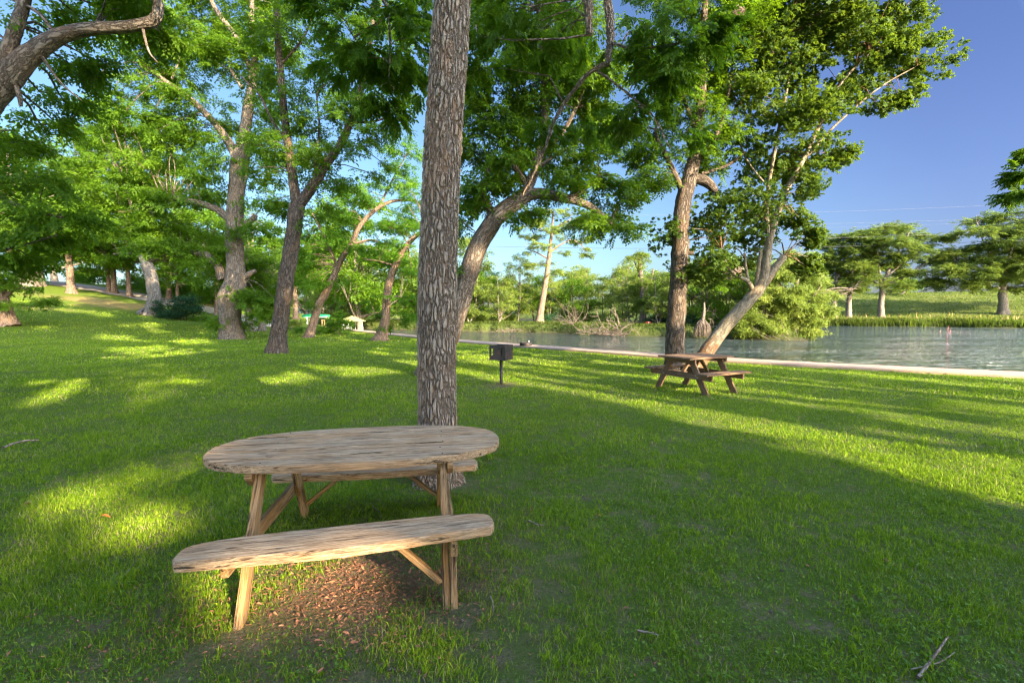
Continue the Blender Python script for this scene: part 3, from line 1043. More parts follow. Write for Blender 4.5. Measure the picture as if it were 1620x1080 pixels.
def clover():
    x, y = frustum_points(1.4, 8, 1500)
    f = fbm(x * .9 + 20, y * .9, 101)
    keep = (f + .12 * sstep(-.3, 1.2, x) - .10 * sstep(4.5, 7.5, y) > .60 + .25 * (rng.random(len(x)) - .5) ** 3 * 4) & (rng.random(len(x)) > bald(x, y) * .8) & (np.hypot(x + .67, y - 4.52) > .3)
    x, y = x[keep], y[keep]; n = len(x)
    pr = Spray()
    for i in range(3):
        a = i * 2.094
        pr.leaf((0, 0, 0), (math.cos(a), math.sin(a), .12), (0, 0, 1), 1.0, 1.15, 'dia')
    pr.done(); PROTO['clover'] = [pr]
    pos = np.stack([x, y, height(x, y) + rng.uniform(.012, .05, n)], -1)
    V, F, T = stamp('clover', pos, rng.uniform(0, 6.28, n), rng.normal(0, .3, n), rng.normal(0, .3, n), rng.uniform(.005, .0105, n), .5 + rng.normal(0, .2, n))
    tag(mk('clover', V, F, M['clover'], None, False, {'tint': ('FACE', 'FLOAT', T)}), 'low broad-leaved clover spreading through the lawn', 'clover', kind='stuff')


clover()


def litter():
    n = 7000
    x = np.concatenate([rng.normal(-.95, .5, n), rng.uniform(-3, 4, 900), rng.normal(-.25, .3, 120), rng.normal(-2.0, .4, 700)])
    y = np.concatenate([rng.normal(2.75, .36, n), rng.uniform(1.6, 8, 900), rng.normal(10.8, .25, 120), rng.normal(2.3, .3, 700)])
    k = y > 1.3; x, y = x[k], y[k]; n = len(x)
    pr = Spray(); pr.leaf((-.5, 0, 0), (1, 0, .1), (0, 0, 1), 1, .4, 'lance'); pr.done()
    p2 = Spray(); p2.leaf((-.5, 0, 0), (1, 0, .3), (0, .3, 1), 1, .28, 'lance'); p2.done()
    p3 = Spray(); p3.leaf((-.5, 0, 0), (1, 0, .05), (0, 0, 1), 1.6, .08, 'lance'); p3.done()
    PROTO['litter'] = [pr, p2, p3]
    pos = np.stack([x, y, height(x, y) + rng.uniform(.004, .03, n)], -1)
    V, F, T = stamp('litter', pos, rng.uniform(0, 6.28, n), rng.normal(0, .35, n), rng.normal(0, .5, n), rng.uniform(.005, .022, n) * np.where(rng.random(n) < .08, 2.0, 1), np.full(n, .5))
    tag(mk('leaf_litter', V, F, M['dry_leaf']), 'dry brown leaf litter on the bare soil by the oval table', 'leaf litter', kind='stuff')


litter()


def soil_clods():
    x, y = frustum_points(1.6, 9, 60)
    b = bald(x, y)
    k = rng.random(len(x)) < b * .9
    x, y = x[k], y[k]
    mb = MB()
    for a, c in zip(x[:450], y[:450]):
        bm = bmesh.new(); bmesh.ops.create_icosphere(bm, subdivisions=1, radius=random.uniform(.004, .013))
        for v in bm.verts: v.co = v.co * random.uniform(.6, 1.3); v.co.z *= .6
        Mx = Matrix.Translation((a, c, float(height(a, c)) + .005))
        mb.bm(bm, Mx)
    tag(mb.build('soil_crumbs', plain('dark soil', (.13, .095, .065), .95, .3, 0, 60), None, True), 'dark crumbs of soil scattered over worn lawn', 'soil', kind='stuff')


soil_clods()


# ================================================================== OVAL PICNIC TABLE
def slab_boards(a, b, n, th, e=2.6, splits=5, bev=.012, gap=.013, axis_jit=0.0):
    """boards cut to a common rounded outline; long axis x"""
    mb = MB()
    edges = np.linspace(-b, b, splits + 1)
    def half(v): return a * (max(0, 1 - abs(v / b) ** e)) ** (1 / e)
    for k in range(splits):
        v0, v1 = edges[k] + gap / 2, edges[k + 1] - gap / 2
        if k == 0: v0 = edges[0]
        if k == splits - 1: v1 = edges[-1]
        vs = np.linspace(v0, v1, 12)
        if k == 0: vs = -b + (v1 + b) * np.linspace(0, 1, 12) ** 2.2
        if k == splits - 1: vs = b - (b - v0) * np.linspace(1, 0, 12) ** 2.2
        right = [(half(v), v) for v in vs]; left = [(-half(v), v) for v in vs[::-1]]
        pts = []
        for q in right + left:
            if not pts or math.hypot(pts[-1][0] - q[0], pts[-1][1] - q[1]) > 1e-4: pts.append(q)
        if math.hypot(pts[0][0] - pts[-1][0], pts[0][1] - pts[-1][1]) < 1e-4: pts.pop()
        bm = bmesh.new()
        vb = [bm.verts.new((x, y, -th)) for x, y in pts]
        f = bm.faces.new(vb)
        ex = bmesh.ops.extrude_face_region(bm, geom=[f])
        for v in ex['geom']:
            if isinstance(v, bmesh.types.BMVert): v.co.z = 0
        bmesh.ops.recalc_face_normals(bm, faces=bm.faces)
        top = [e_ for e_ in bm.edges if all(abs(v.co.z) < 1e-6 for v in e_.verts) or all(abs(v.co.z + th) < 1e-6 for v in e_.verts)]
        # only the outer rim is worn round; inner joints stay tight
        rim = [e_ for e_ in top if not all(abs(v.co.y - v0) < 1e-6 for v in e_.verts) and not all(abs(v.co.y - v1) < 1e-6 for v in e_.verts)]
        if k == 0: rim = [e_ for e_ in top if not all(abs(v.co.y - v1) < 1e-6 for v in e_.verts)]
        if k == splits - 1: rim = [e_ for e_ in top if not all(abs(v.co.y - v0) < 1e-6 for v in e_.verts)]
        rim = top
        try: bmesh.ops.bevel(bm, geom=rim, offset=min(bev, th * .4), segments=3, affect='EDGES', clamp_overlap=True)
        except Exception: pass
        Mx = Matrix.Translation((0, 0, random.uniform(-.0025, .0025))) @ Matrix.Rotation(random.uniform(-.002, .002), 4, 'Y')
        mb.bm(bm, Mx, (k * 7.3, k * 3.7, 0))
    return mb


def oval_table():
    c = np.array([-1.05, 3.21]); th = R(10.5)
    root = tag(empty('picnic_table', (c[0], c[1], float(height(*c))), th), 'weathered oval picnic table with two attached bench seats in front of the thick trunk', 'picnic table')
    top = slab_boards(.965, .452, 5, .05, 2.6, 5, .006).build('tabletop', M['wood_old'], root, False, (0, .015, .782))
    for sgn in (-1, 1):
        s = slab_boards(.83, .145, 1, .055, 4.2, 1, .007)
        o = s.build('seat', M['wood_old'], root, False, (0 if sgn < 0 else .05, -.70 if sgn < 0 else .655, .455 if sgn < 0 else .395))
        if sgn < 0: o.rotation_euler = (0, R(-.6), R(2.4))
    for ux in (-1, 1):
        u = ux * .55
        # legs lean in towards the middle from below the seats to the table top
        for sgn in (-1, 1):
            mb = MB()
            mb.beam((u, sgn * .72, -.03), (u, sgn * .30, .732), .092, .042, (1, 0, 0))
            mb.build('leg', M['wood_leg'], root)
        mb = MB(); mb.beam((u + ux * .044, -.76, .353), (u + ux * .044, .72, .294), .040, .088); mb.build('seat_beam', M['wood_leg'], root)
        bm = bmesh.new()
        pr = [(-.40, .0), (.40, .0), (.40, -.03), (.34, -.085), (-.34, -.085), (-.40, -.03)]
        vb = [bm.verts.new((-.02, y, z)) for y, z in pr]; f = bm.faces.new(vb)
        for v in bmesh.ops.extrude_face_region(bm, geom=[f])['geom']:
            if isinstance(v, bmesh.types.BMVert): v.co.x = .02
        bmesh.ops.recalc_face_normals(bm, faces=bm.faces)
        bmesh.ops.bevel(bm, geom=bm.edges[:], offset=.004, segments=1, affect='EDGES')
        mb = MB(); mb.bm(bm, Matrix.Translation((u + ux * .044, 0, .731)), (ux * 9., 4, 2)); mb.build('top_beam', M['wood_leg'], root)
        for sgn in (-1, 1):
            if ux < 0 and sgn < 0: continue
            mb = MB(); mb.beam((u - ux * .030, sgn * .665, .12), (u - ux * .30, sgn * .68, .395 if sgn < 0 else .335), .030, .05, (0, 1, 0)); mb.build('brace', M['wood_leg'], root)
    mb = MB(); mb.beam((-.52, 0, .705), (.52, 0, .705), .04, .05); mb.build('stretcher', M['wood_leg'], root)
    # short post doubled against the near right leg, and the nails
    mb = MB(); mb.beam((.55 + .0435, -.735, -.03), (.55 + .0435, -.625, .300), .07, .040, (1, 0, 0)); mb.build('post', M['wood_leg'], root)
    for x in (-.55, .55):
        for v in np.linspace(-.36, .36, 6):
            mb = MB(); mb.lathe([(.006, 0), (.005, .002), (0, .0028)], 8, Matrix.Translation((x + random.uniform(-.02, .02), v + .015, .783)))
            mb.build('nail', M['grill'], root)
    # frayed rope tied round the seat beam
    mb = MB()
    lr = random.Random(3)
    P = [(.0 + .034 * math.cos(a), .012 * a / 6 + lr.uniform(-.008, .008), .055 * math.sin(a)) for a in np.linspace(0, 12.6, 40)]
    mb.tube(spline(P, 90), .006, 6)
    for q in range(3):
        mb.tube(spline([(.03, .01, .05), (.05 + lr.uniform(-.02, .03), .02, .03), (.06 + lr.uniform(-.03, .04), -.01, -.02), (.05 + lr.uniform(-.04, .05), 0, -.06)], 14), .004, 5)
    p = root.matrix_basis @ Vector((.594, .30, .372))
    cx, sx = math.cos(th), math.sin(th)
    p = (c[0] + .594 * cx - .33 * sx, c[1] + .594 * sx + .33 * cx, .355)
    r = mb.build('rope', M['rope'], None, True, p); r.rotation_euler = (0, 0, th)
    tag(r, 'frayed grey rope knotted round the beam under the oval table', 'rope')


oval_table()


# ================================================================== BROWN PICNIC TABLE
def brown_table():
    c = on_ground(1099, 616)
    th = R(27)
    root = tag(empty('picnic_table', (c[0], c[1], c[2]), th), 'brown rectangular picnic table beside the two trees near the seawall', 'picnic table')
    Lh, Wh, zt = .66, .44, .73
    mb = MB()
    for k in range(5):
        y = (k - 2) * .178
        mb.box((2 * Lh, .17, .038), Matrix.Translation((random.uniform(-.012, .012), y, zt)), .005)
    mb.build('tabletop', M['wood_brown'], root)
    for sgn in (-1, 1):
        mb = MB()
        for k in (0, 1): mb.box((2 * Lh, .135, .038), Matrix.Translation((random.uniform(-.012, .012), sgn * (.66 + k * .142), .44)), .005)
        mb.build('seat', M['wood_brown'], root)
    for ux in (-1, 1):
        u = ux * .42
        for sgn in (-1, 1):
            mb = MB(); mb.beam((u, sgn * .68, -.03), (u, sgn * .26, .705), .135, .042, (1, 0, 0)); mb.build('leg', M['wood_brown'], root)
        mb = MB(); mb.beam((u + ux * .044, -.84, .365), (u + ux * .044, .84, .365), .04, .12); mb.build('seat_beam', M['wood_brown'], root)
        mb = MB(); mb.beam((u + ux * .044, -.42, .665), (u + ux * .044, .42, .665), .04, .085); mb.build('top_beam', M['wood_brown'], root)
        mb = MB(); mb.beam((u - ux * .03, 0, .39), (u - ux * .30, 0, .70), .04, .085, (0, 1, 0)); mb.build('brace', M['wood_brown'], root)
        for sgn in (-1, 1):
            for dz in (-.02, .02):
                mb = MB()
                Mx = Matrix.Translation((u + ux * .065, sgn * .465 + dz, .365 + dz)) @ Matrix.Rotation(ux * math.pi / 2, 4, 'Y')
                mb.lathe([(.013, 0), (.013, .006), (.006, .008), (0, .012)], 10, Mx); mb.build('bolt', M['rock'], root)


brown_table()


# ================================================================== PARK GRILL
def park_grill():
    g = on_ground(793, 608)
    root = tag(empty('park_grill', (g[0], g[1], g[2]), R(-28)), 'dark steel charcoal grill on a post standing in the lawn', 'grill')
    z0, z1 = .585, .935
    w, dp, t = .215, .185, .006      # half width (x), half depth (y)
    mb = MB(); mb.lathe([(0, -.3), (.037, -.3), (.037, z0 - .002), (0, z0 - .002)], 20); mb.build('post', M['grill'], root, True)

    def side_panel(y, name):
        """side plate with two stepped grate slots cut right through it"""
        bm = bmesh.new()
        slots = []
        for x0 in (-.15, .10):
            s = []
            zz = z1 - .065
            for k in range(3):
                s += [(x0, zz - k * .055), (x0 + .045, zz - k * .055 - .018), (x0 + .022, zz - k * .055 - .05)]
            poly = [(x0 - .012, zz + .012)] + s + [(x0 + .005, zz - .19), (x0 - .014, zz - .16)]
            slots.append(poly)
        outer = [(-w, z0), (w, z0), (w, z1), (-w, z1)]
        loops = [outer] + slots
        es = []
        for lp in loops:
            vs = [bm.verts.new((x, y - t / 2, z)) for x, z in lp]
            es += [bm.edges.new((vs[i], vs[(i + 1) % len(vs)])) for i in range(len(vs))]
        bmesh.ops.triangle_fill(bm, edges=es, use_beauty=True, use_dissolve=False)
        # drop what filled the slots
        def inside(p, poly):
            c = False; j = len(poly) - 1
            for i in range(len(poly)):
                if (poly[i][1] > p[1]) != (poly[j][1] > p[1]) and p[0] < (poly[j][0] - poly[i][0]) * (p[1] - poly[i][1]) / (poly[j][1] - poly[i][1]) + poly[i][0]: c = not c
                j = i
            return c
        bad = [f for f in bm.faces if any(inside((f.calc_center_median().x, f.calc_center_median().z), s) for s in slots)]
        bmesh.ops.delete(bm, geom=bad, context='FACES_ONLY')
        ex = bmesh.ops.extrude_face_region(bm, geom=bm.faces[:])
        for v in ex['geom']:
            if isinstance(v, bmesh.types.BMVert): v.co.y += t
        bmesh.ops.recalc_face_normals(bm, faces=bm.faces)
        m = MB(); m.bm(bm); return m.build(name, M['grill'], root)

    side_panel(-dp, 'side_panel'); side_panel(dp, 'side_panel')
    mb = MB(); mb.box((2 * w, 2 * dp - t - .002, t), Matrix.Translation((0, 0, z0 + t / 2 + .001)), .001, 1); mb.build('firebox_floor', M['grill_in'], root)
    mb = MB(); mb.box((t, 2 * dp - t - .002, z1 - z0 - .02), Matrix.Translation((w - t, 0, (z0 + z1) / 2 + .005)), .001, 1); mb.build('back_panel', M['grill_in'], root)
    # hinged rim along the front and the cooking grate
    mb = MB(); mb.beam((-w + .004, -dp + .004, z1 - .02), (-w + .004, dp - .004, z1 - .02), .03, .006, (0, 0, 1), .001); mb.build('front_rim', M['grill'], root)
    mb = MB()
    for k in range(15):
        y = -dp + .02 + k * (2 * dp - .04) / 14
        mb.tube([(-w + .02, y, z1 - .075), (w - .02, y, z1 - .075)], .005, 6)
    for x in (-w + .02, w - .02): mb.tube([(x, -dp + .01, z1 - .082), (x, dp - .01, z1 - .082)], .007, 6)
    gr = mb.build('cooking_grate', M['grill_in'], root)
    mb = MB(); mb.tube(spline([(-w + .02, -dp + .0, z1 - .078), (-w + .02, -dp - .03, z1 - .06), (-w + .02, -dp - .10, z1 - .06)], 8), .006, 6); mb.build('handle', M['grill'], root); mb = MB()
    mb.tube(spline([(.05, -dp - .004, z1 - .05), (.1, -dp - .03, z1 - .055), (.2, -dp - .012, z1 - .05)], 8), .007, 6)
    mb.build('latch', M['grill'], root)
    mb = MB(); mb.box((.12, .12, .008), Matrix.Translation((0, 0, z0 - .008)), .001, 1); mb.build('mounting_plate', M['grill'], root)


park_grill()


# ------------------------------------------------------------------ small things on the seawall and the water
def fire_ring():
    yy = np.linspace(15, 35, 2000); xx = yy * (832 - 810) / FPX
    q = yy[int(np.argmin(np.abs(yy - wall_y(xx))))] + .28
    p = np.array([q * (832 - 810) / FPX, q, .045])
    root = tag(empty('fire_ring', (p[0], p[1], p[2] + .02)), 'low dark metal ring lying at the edge of the seawall', 'metal ring')
    mb = MB(); mb.lathe([(.27, 0), (.29, 0), (.295, .07), (.29, .15), (.27, .15), (.265, .07), (.27, 0)], 30); mb.build('ring', M['grill'], root, True)
    mb = MB()
    for k in range(3): mb.lathe([(.292, .03 + .045 * k), (.298, .034 + .045 * k), (.298, .042 + .045 * k), (.292, .046 + .045 * k)], 30)
    mb.build('rib', M['grill_in'], root, True)
    q = (p[0] + .16, p[1] + .42, .062)
    mb = MB(); mb.lathe([(0, 0), (.04, 0), (.04, .12), (.03, .15), (.016, .17), (.016, .2), (.024, .2), (.024, .225), (0, .225)], 16)
    tag(mb.build('bottle', M['white'], None, True, q), 'small white bottle standing on the seawall behind the metal ring', 'bottle')


fire_ring()


def hull(mb, L, Wd, H, n=14, sheer=.25, upturned=False, keel=.0):
    """double-ended hull along x"""
    V = []; F = []; k = 9
    for i in range(n):
        u = -1 + 2 * i / (n - 1)
        w = Wd / 2 * max(0, 1 - abs(u) ** 2.6) ** .6 + .012
        top = H * (1 + sheer * abs(u) ** 3); bot = H * .35 * abs(u) ** 4
        for j in range(k):
            a = math.pi * j / (k - 1)
            V.append((u * L / 2, -w * math.cos(a), top - (top - bot) * math.sin(a) ** .7))
    for i in range(n - 1):
        for j in range(k - 1): F.append((i * k + j, i * k + j + 1, (i + 1) * k + j + 1, (i + 1) * k + j))
    V = np.array(V)
    if upturned: V[:, 2] = H * 1.25 - V[:, 2]
    return mb.add(V, F)


def pedal_boat():
    p = at(557, 525, 48.5); p[2] = WATER_Z
    root = tag(empty('pedal_boat', p, R(55)), 'small white pedal boat with tan canopy moored behind the lawn', 'boat')
    mb = MB()
    bm = bmesh.new(); bmesh.ops.create_cube(bm, size=1)
    for v in bm.verts:
        v.co = Vector((v.co.x * 2.2, v.co.y * 1.45, v.co.z * .42 + .16))
        if v.co.x > 0: v.co.y *= .8
        if v.co.z < .1: v.co.x *= .88; v.co.y *= .88
    bmesh.ops.bevel(bm, geom=bm.edges[:], offset=.09, segments=3, affect='EDGES'); mb.bm(bm); mb.build('hull', M['white'], root)
    mb = MB()
    for sgn in (-1, 1):
        mb.box((.5, .5, .1), Matrix.Translation((-.2, sgn * .33, .43)), .03); mb.box((.1, .5, .45), Matrix.Translation((-.48, sgn * .33, .62)) @ Matrix.Rotation(R(-12), 4, 'Y'), .03)
    mb.build('seat', M['white'], root)
    mb = MB(); mb.box((1.9, .04, .05), Matrix.Translation((0, -.74, .28)), .01); mb.box((1.9, .04, .05), Matrix.Translation((0, .74, .28)), .01); mb.build('rub_rail', M['orange_trim'], root)
    for x in (-.85, .85):
        for y in (-.58, .58):
            mb = MB(); mb.tube([(x, y, .3), (x, y, 1.42)], .018, 8); mb.build('canopy_pole', M['alloy'], root)
    mb = MB()
    V = [(-1.05, -.85, 1.40), (1.05, -.85, 1.40), (1.05, .85, 1.40), (-1.05, .85, 1.40), (0, 0, 1.92), (-1.05, -.85, 1.33), (1.05, -.85, 1.33), (1.05, .85, 1.33), (-1.05, .85, 1.33)]
    F = [(0, 1, 4), (1, 2, 4), (2, 3, 4), (3, 0, 4)] + [(5 + i, 5 + (i + 1) % 4, (i + 1) % 4, i) for i in range(4)]
    mb.add(V, F); mb.build('canopy', M['canvas'], root)
    mb = MB()
    for y in (-.16, .16): mb.tube([(-1.1, y, .1), (-1.08, y, .7), (-.92, y * .55, 1.05)], .035, 8)
    for z in (.3, .5, .7): mb.tube([(-1.09, -.15, z), (-1.09, .15, z)], .022, 8)
    mb.tube([(-.92, -.09, 1.05), (-.92, .09, 1.05)], .035, 8); mb.build('ladder', M['white'], root)


pedal_boat()


def canoe():
    p = on_ground(500, 513)
    for k, dx in enumerate((-.75, .75)):
        mb = MB()
        for y in (-.3, .3): mb.box((.08, .08, .62), Matrix.Translation((0, y, .28)), .008)
        mb.box((.1, .8, .08), Matrix.Translation((0, 0, .62)), .008)
        z = float(height(p[0] + dx, p[1]))
        o = mb.build('canoe_stand', M['wood_leg'] if k else M['white'], None, False, (p[0] + dx, p[1], z))
        tag(o, ('timber trestle under the right end of the green canoe', 'pale trestle under the left end of the green canoe')[1 - k], 'trestle')
    root = tag(empty('canoe', (p[0], p[1], p[2] + .67)), 'upturned green canoe resting on trestles behind the leaning pecan', 'canoe')
    mb = hull(MB(), 2.9, .85, .30, 20, .2, True); mb.build('hull', M['green_paint'], root, True)
    mb = MB()
    for sgn in (-1, 1):
        P = [(u * 1.45, sgn * (.425 * max(0, 1 - abs(u) ** 2.6) ** .6 + .012), .375 - .30 * (1 + .2 * abs(u) ** 3)) for u in np.linspace(-1, 1, 30)]
        mb.tube(P, .018, 6)
    mb.build('gunwale', M['white'], root, True)


canoe()


def red_object():
    d = 47.5; p = at(1025, 511, d)  # unidentified red object, given the shape of a float
    root = tag(empty('float', (p[0], p[1], float(height(p[0], p[1])) + .02), R(20)), 'small unidentified red object shaped as a float among the bushes on the wooded island', 'float')
    z = p[2] - root.location.z
    mb = MB(); mb.lathe([(0, -.32), (.10, -.31), (.15, -.25), (.16, -.1), (.16, .1), (.15, .25), (.10, .31), (0, .32)], 20, Matrix.Translation((0, 0, z)) @ Matrix.Rotation(R(90), 4, 'Y')); mb.build('body', M['red_paint'], root, True)
    mb = MB(); mb.lathe([(.165, -.03), (.172, 0), (.165, .03)], 20, Matrix.Translation((0, 0, z)) @ Matrix.Rotation(R(90), 4, 'Y')); mb.build('band', M['white'], root, True)
    mb = MB(); mb.tube(spline([(.32, 0, z), (.45, .05, z - .1), (.4, .1, z - .35), (.42, .1, 0)], 16), .02, 6)
    mb.build('rope', M['rope'], root, True); mb = MB()
    mb.tube(spline([(-.15, 0, z - .14), (-.16, .02, z * .5), (-.17, 0, -.1)], 8), .03, 6); mb.build('support', M['wood_brown'], root, True); mb = MB(); mb.tube(spline([(.15, 0, z - .14), (.14, .02, z * .5), (.15, 0, -.1)], 8), .03, 6)
    mb.build('support', M['wood_brown'], root, True)


red_object()


# ------------------------------------------------------------------ swimmers
def skin_body(name, verts, edges, radii, mat, parent, root=0):
    me = bpy.data.meshes.new(name); me.from_pydata(verts, edges, []); me.update()
    o = bpy.data.objects.new(name, me); COL.objects.link(o); o.parent = parent
    m = o.modifiers.new('skin', 'SKIN'); m.use_smooth_shade = True
    sub = o.modifiers.new('smooth', 'SUBSURF'); sub.levels = 2; sub.render_levels = 2
    me.skin_vertices  # created with the modifier
    for i, r in enumerate(radii): me.skin_vertices[0].data[i].radius = r if isinstance(r, tuple) else (r, r)
    for i in range(len(verts)): me.skin_vertices[0].data[i].use_root = (i == root)
    me.materials.append(mat)
    dg = bpy.context.evaluated_depsgraph_get()
    ev = o.evaluated_get(dg); nm = bpy.data.meshes.new_from_object(ev)
    o.modifiers.clear(); o.data = nm
    if not nm.materials: nm.materials.append(mat)
    return o


def swimmer(px, py, d, label, arm_up, yaw, skin):
    p = at(px, py, d); p[2] = WATER_Z
    root = tag(empty('person', p, yaw), label, 'person')
    # pelvis, waist, chest, neck, head ; shoulders, arms, hands ; hips, knees, ankles (floating under the surface)
    V = [(0, -.55, -.42), (0, -.36, -.34), (0, -.14, -.20), (0, -.02, -.04), (0, .01, .06), (0, .03, .15)]
    Rr = [(.13, .10), (.12, .09), (.15, .10), .055, (.075, .085), (.07, .085)]
    E = [(0, 1), (1, 2), (2, 3), (3, 4), (4, 5)]

    def chain(start, pts, rad):
        i = start
        for q, r in zip(pts, rad):
            V.append(q); Rr.append(r); E.append((i, len(V) - 1)); i = len(V) - 1
        return i
    chain(2, [(-.19, -.1, -.16), (-.34, .10, -.22), (-.30, .36, -.24), (-.29, .44, -.25)], [.055, .043, .035, .03])
    if arm_up:
        w = chain(2, [(.18, -.05, -.08), (.24, .02, .18), (.17, .06, .43), (.155, .065, .50)], [.055, .045, .036, .03])
        for fx, fl, rr in ((-.034, .085, .0095), (-.012, .10, .010), (.010, .105, .010), (.032, .09, .0095)):
            chain(w, [(.15 + fx * .8, .065, .555), (.145 + fx, .07, .555 + fl * .5), (.14 + fx * 1.1, .06, .555 + fl)], [.012, rr, rr * .85])
        chain(w, [(.195, .055, .53), (.215, .045, .575)], [.012, .010])
    else:
        chain(2, [(.19, -.1, -.16), (.35, .10, -.22), (.30, .36, -.24), (.29, .44, -.25)], [.055, .043, .035, .03])
    for sx in (-1, 1):
        chain(0, [(sx * .10, -.68, -.48), (sx * .13, -1.05, -.55), (sx * .12, -1.42, -.50), (sx * .12, -1.56, -.52)], [.085, .06, .04, .035])
    skin_body('body', V, E, Rr, skin, root)
    mb = MB()
    bm = bmesh.new(); bmesh.ops.create_uvsphere(bm, u_segments=20, v_segments=12, radius=.105)
    for v in list(bm.verts):
        v.co = Vector((v.co.x * .88, v.co.y * .98 - .012, v.co.z * 1.05 + .125))
    bmesh.ops.delete(bm, geom=[v for v in bm.verts if v.co.y > .055 and v.co.z < .18 or v.co.z < .06], context='VERTS')
    mb.bm(bm); mb.build('hair', M['hair'], root, True)
    for sx in (-1, 1):
        mb = MB(); Mx = Matrix.Translation((sx * .032, .098, .125)); mb.lathe([(.009, -.002), (.007, .003), (0, .005)], 8, Mx @ Matrix.Rotation(R(-90), 4, 'X')); mb.build('eye', M['hair'], root)
    mb = MB()
    mb.lathe([(.135, 0), (.145, -.09), (.15, -.2), (.12, -.24)], 16, Matrix.Translation((0, -.50, -.42)) @ Matrix.Rotation(R(-68), 4, 'X'))
    mb.build('swim_trunks', M['trunks'], root, True)


swimmer(1487, 523, 57, 'swimmer with dark hair, only the head above the river', False, R(70), M['skin'])
swimmer(1503, 524, 56, 'sunburnt swimmer raising one arm out of the river', True, R(115), M['skin_red'])


# ------------------------------------------------------------------ overhead wires
def wires():
    rows = [((1033, 340), (1312, 335), (1581, 324), 'wire_light', .012, 'topmost and faintest power line crossing the sky'),
            ((1033, 358.5), (1303, 354), (1516, 348), 'wire_light', .012, 'power line second from the top crossing the sky'),
            ((1033, 364.5), (1312, 360), (1504, 354), 'wire_light', .012, 'thin power line in the middle of the five'),
            ((1019, 380), (1321, 376), (1620, 365), 'wire_light', .02, 'pale power line second from the bottom of the five'),
            ((778, 389.5), (1321, 391), (1620, 379), 'wire', .028, 'thick dark power line hanging lowest across the river')]
    for a, b, c, m, r, lab in rows:
        d = 78
        pa, pb, pc = at(*a, d), at(*b, d), at(*c, d)
        xs = np.linspace(-60, 150, 60)
        co = np.polyfit([pa[0], pb[0], pc[0]], [pa[2], pb[2], pc[2]], 2)
        co[0] = min(max(co[0], 0), 4e-4)
        # keep it a hanging line: refit the straight part through the ends
        k = np.polyfit([pa[0], pb[0], pc[0]], np.array([pa[2], pb[2], pc[2]]) - co[0] * np.array([pa[0], pb[0], pc[0]]) ** 2, 1)
        P = np.stack([xs, np.full(60, d), co[0] * xs ** 2 + k[0] * xs + k[1]], -1)
        mb = MB(); mb.tube(P, r, 6)
        tag(mb.build('power_line', M[m], None, True), lab, 'power line', 'power lines over the river')


wires()


# ------------------------------------------------------------------ sticks and loose leaves on the lawn
def stick(p0, p1, r, label, bend=.04, fork=True):
    a = on_ground(*p0); b = on_ground(*p1)
    L = np.linalg.norm(b - a)
    lr = random.Random(hash_name(label))
    m = (a + b) / 2 + np.array([lr.uniform(-bend, bend), lr.uniform(-bend, bend), r * 2 + .01])
    P = spline([a + [0, 0, r + .012], m, b + [0, 0, r + .02]], 16) - a
    mb = MB(); mb.tube(P + np.array([[lr.uniform(-1, 1) * r * .18 for _ in range(3)] for _ in range(16)]), np.linspace(r, r * .55, 16), 8)
    if fork:
        i = 9; mb.tube(spline([P[i], P[i] + np.array([lr.uniform(-.1, .1), lr.uniform(-.05, .1), .03]) * L, P[i] + np.array([lr.uniform(-.25, .25), .05, .02]) * L], 8), np.linspace(r * .5, r * .25, 8), 6)
    o = mb.build('fallen_twig', M['twig'], None, True, a)
    tag(o, label, 'twig', 'fallen twigs on the lawn')


stick((1452, 1078), (1498, 1026), .008, 'thick pale fallen stick at the near right of the lawn', .01, False)
stick((1440, 1076), (1510, 1046), .004, 'thin dark twig crossing beside the thick pale stick', .03)
stick((1008, 1006), (1042, 1020), .007, 'short brown twig lying by the clover', .02)
stick((836, 830), (862, 838), .007, 'short pale twig right of the oval table bench', .02, False)
stick((5, 712), (62, 700), .016, 'long grey fallen branch at the far left of the lawn', .08)
stick((590, 806), (602, 826), .007, 'crooked twig on the ground beneath the oval table', .03, False)
stick((776, 950), (780, 975), .006, 'upright brown twig right of the table leg', .01, False)
stick((222, 880), (250, 868), .004, 'thin grey twig beside the left end of the near bench', .03, False)
stick((176, 938), (216, 896), .004, 'long thin twig left of the near bench', .04, False)


def loose_leaf(px, py, s, mat, label, rot):
    p = on_ground(px, py); mb = MB()
    n = 7; V = []; F = []
    for i in range(n):
        u = i / (n - 1); w = .42 * math.sin(math.pi * min(1, u * .96 + .02)) ** .8
        for j, k in enumerate((-1, -.5, 0, .5, 1)): V.append((u - .5, k * w * .5, .18 * abs(k) ** 1.5 * w + .12 * math.sin(u * 4) + .02))
    for i in range(n - 1):
        for j in range(4): F.append((i * 5 + j, i * 5 + j + 1, i * 5 + 6 + j, i * 5 + 5 + j))
    mb.add(np.array(V) * s, F)
    o = mb.build('fallen_leaf', mat, None, True, p + np.array([0, 0, .035])); o.rotation_euler = (.1, .15, rot)
    tag(o, label, 'leaf', 'loose leaves on the lawn')


loose_leaf(167, 826, .075, M['orange_leaf'], 'bright orange curled leaf on the grass left of the bench', .2)
loose_leaf(45, 806, .055, M['dry_leaf'], 'reddish brown leaf on the grass at the far left edge', 1.2)
loose_leaf(946, 826, .06, M['orange_leaf'], 'orange leaf lying on the clover right of the table', 2.2)
loose_leaf(1180, 690, .09, M['dry_leaf'], 'brown leaf in the shaded grass below the brown table', .8)
loose_leaf(1400, 895, .055, M['dry_leaf'], 'dull brown leaf on worn soil at the lower right', 1.9)
loose_leaf(990, 976, .05, M['dry_leaf'], 'small brown leaf among the clover at the lower middle', 2.9)

# ================================================================== TREES ON THE LAWN
NEARP = dict(kind='pecan_near', leaf='leaf_pecan_near')
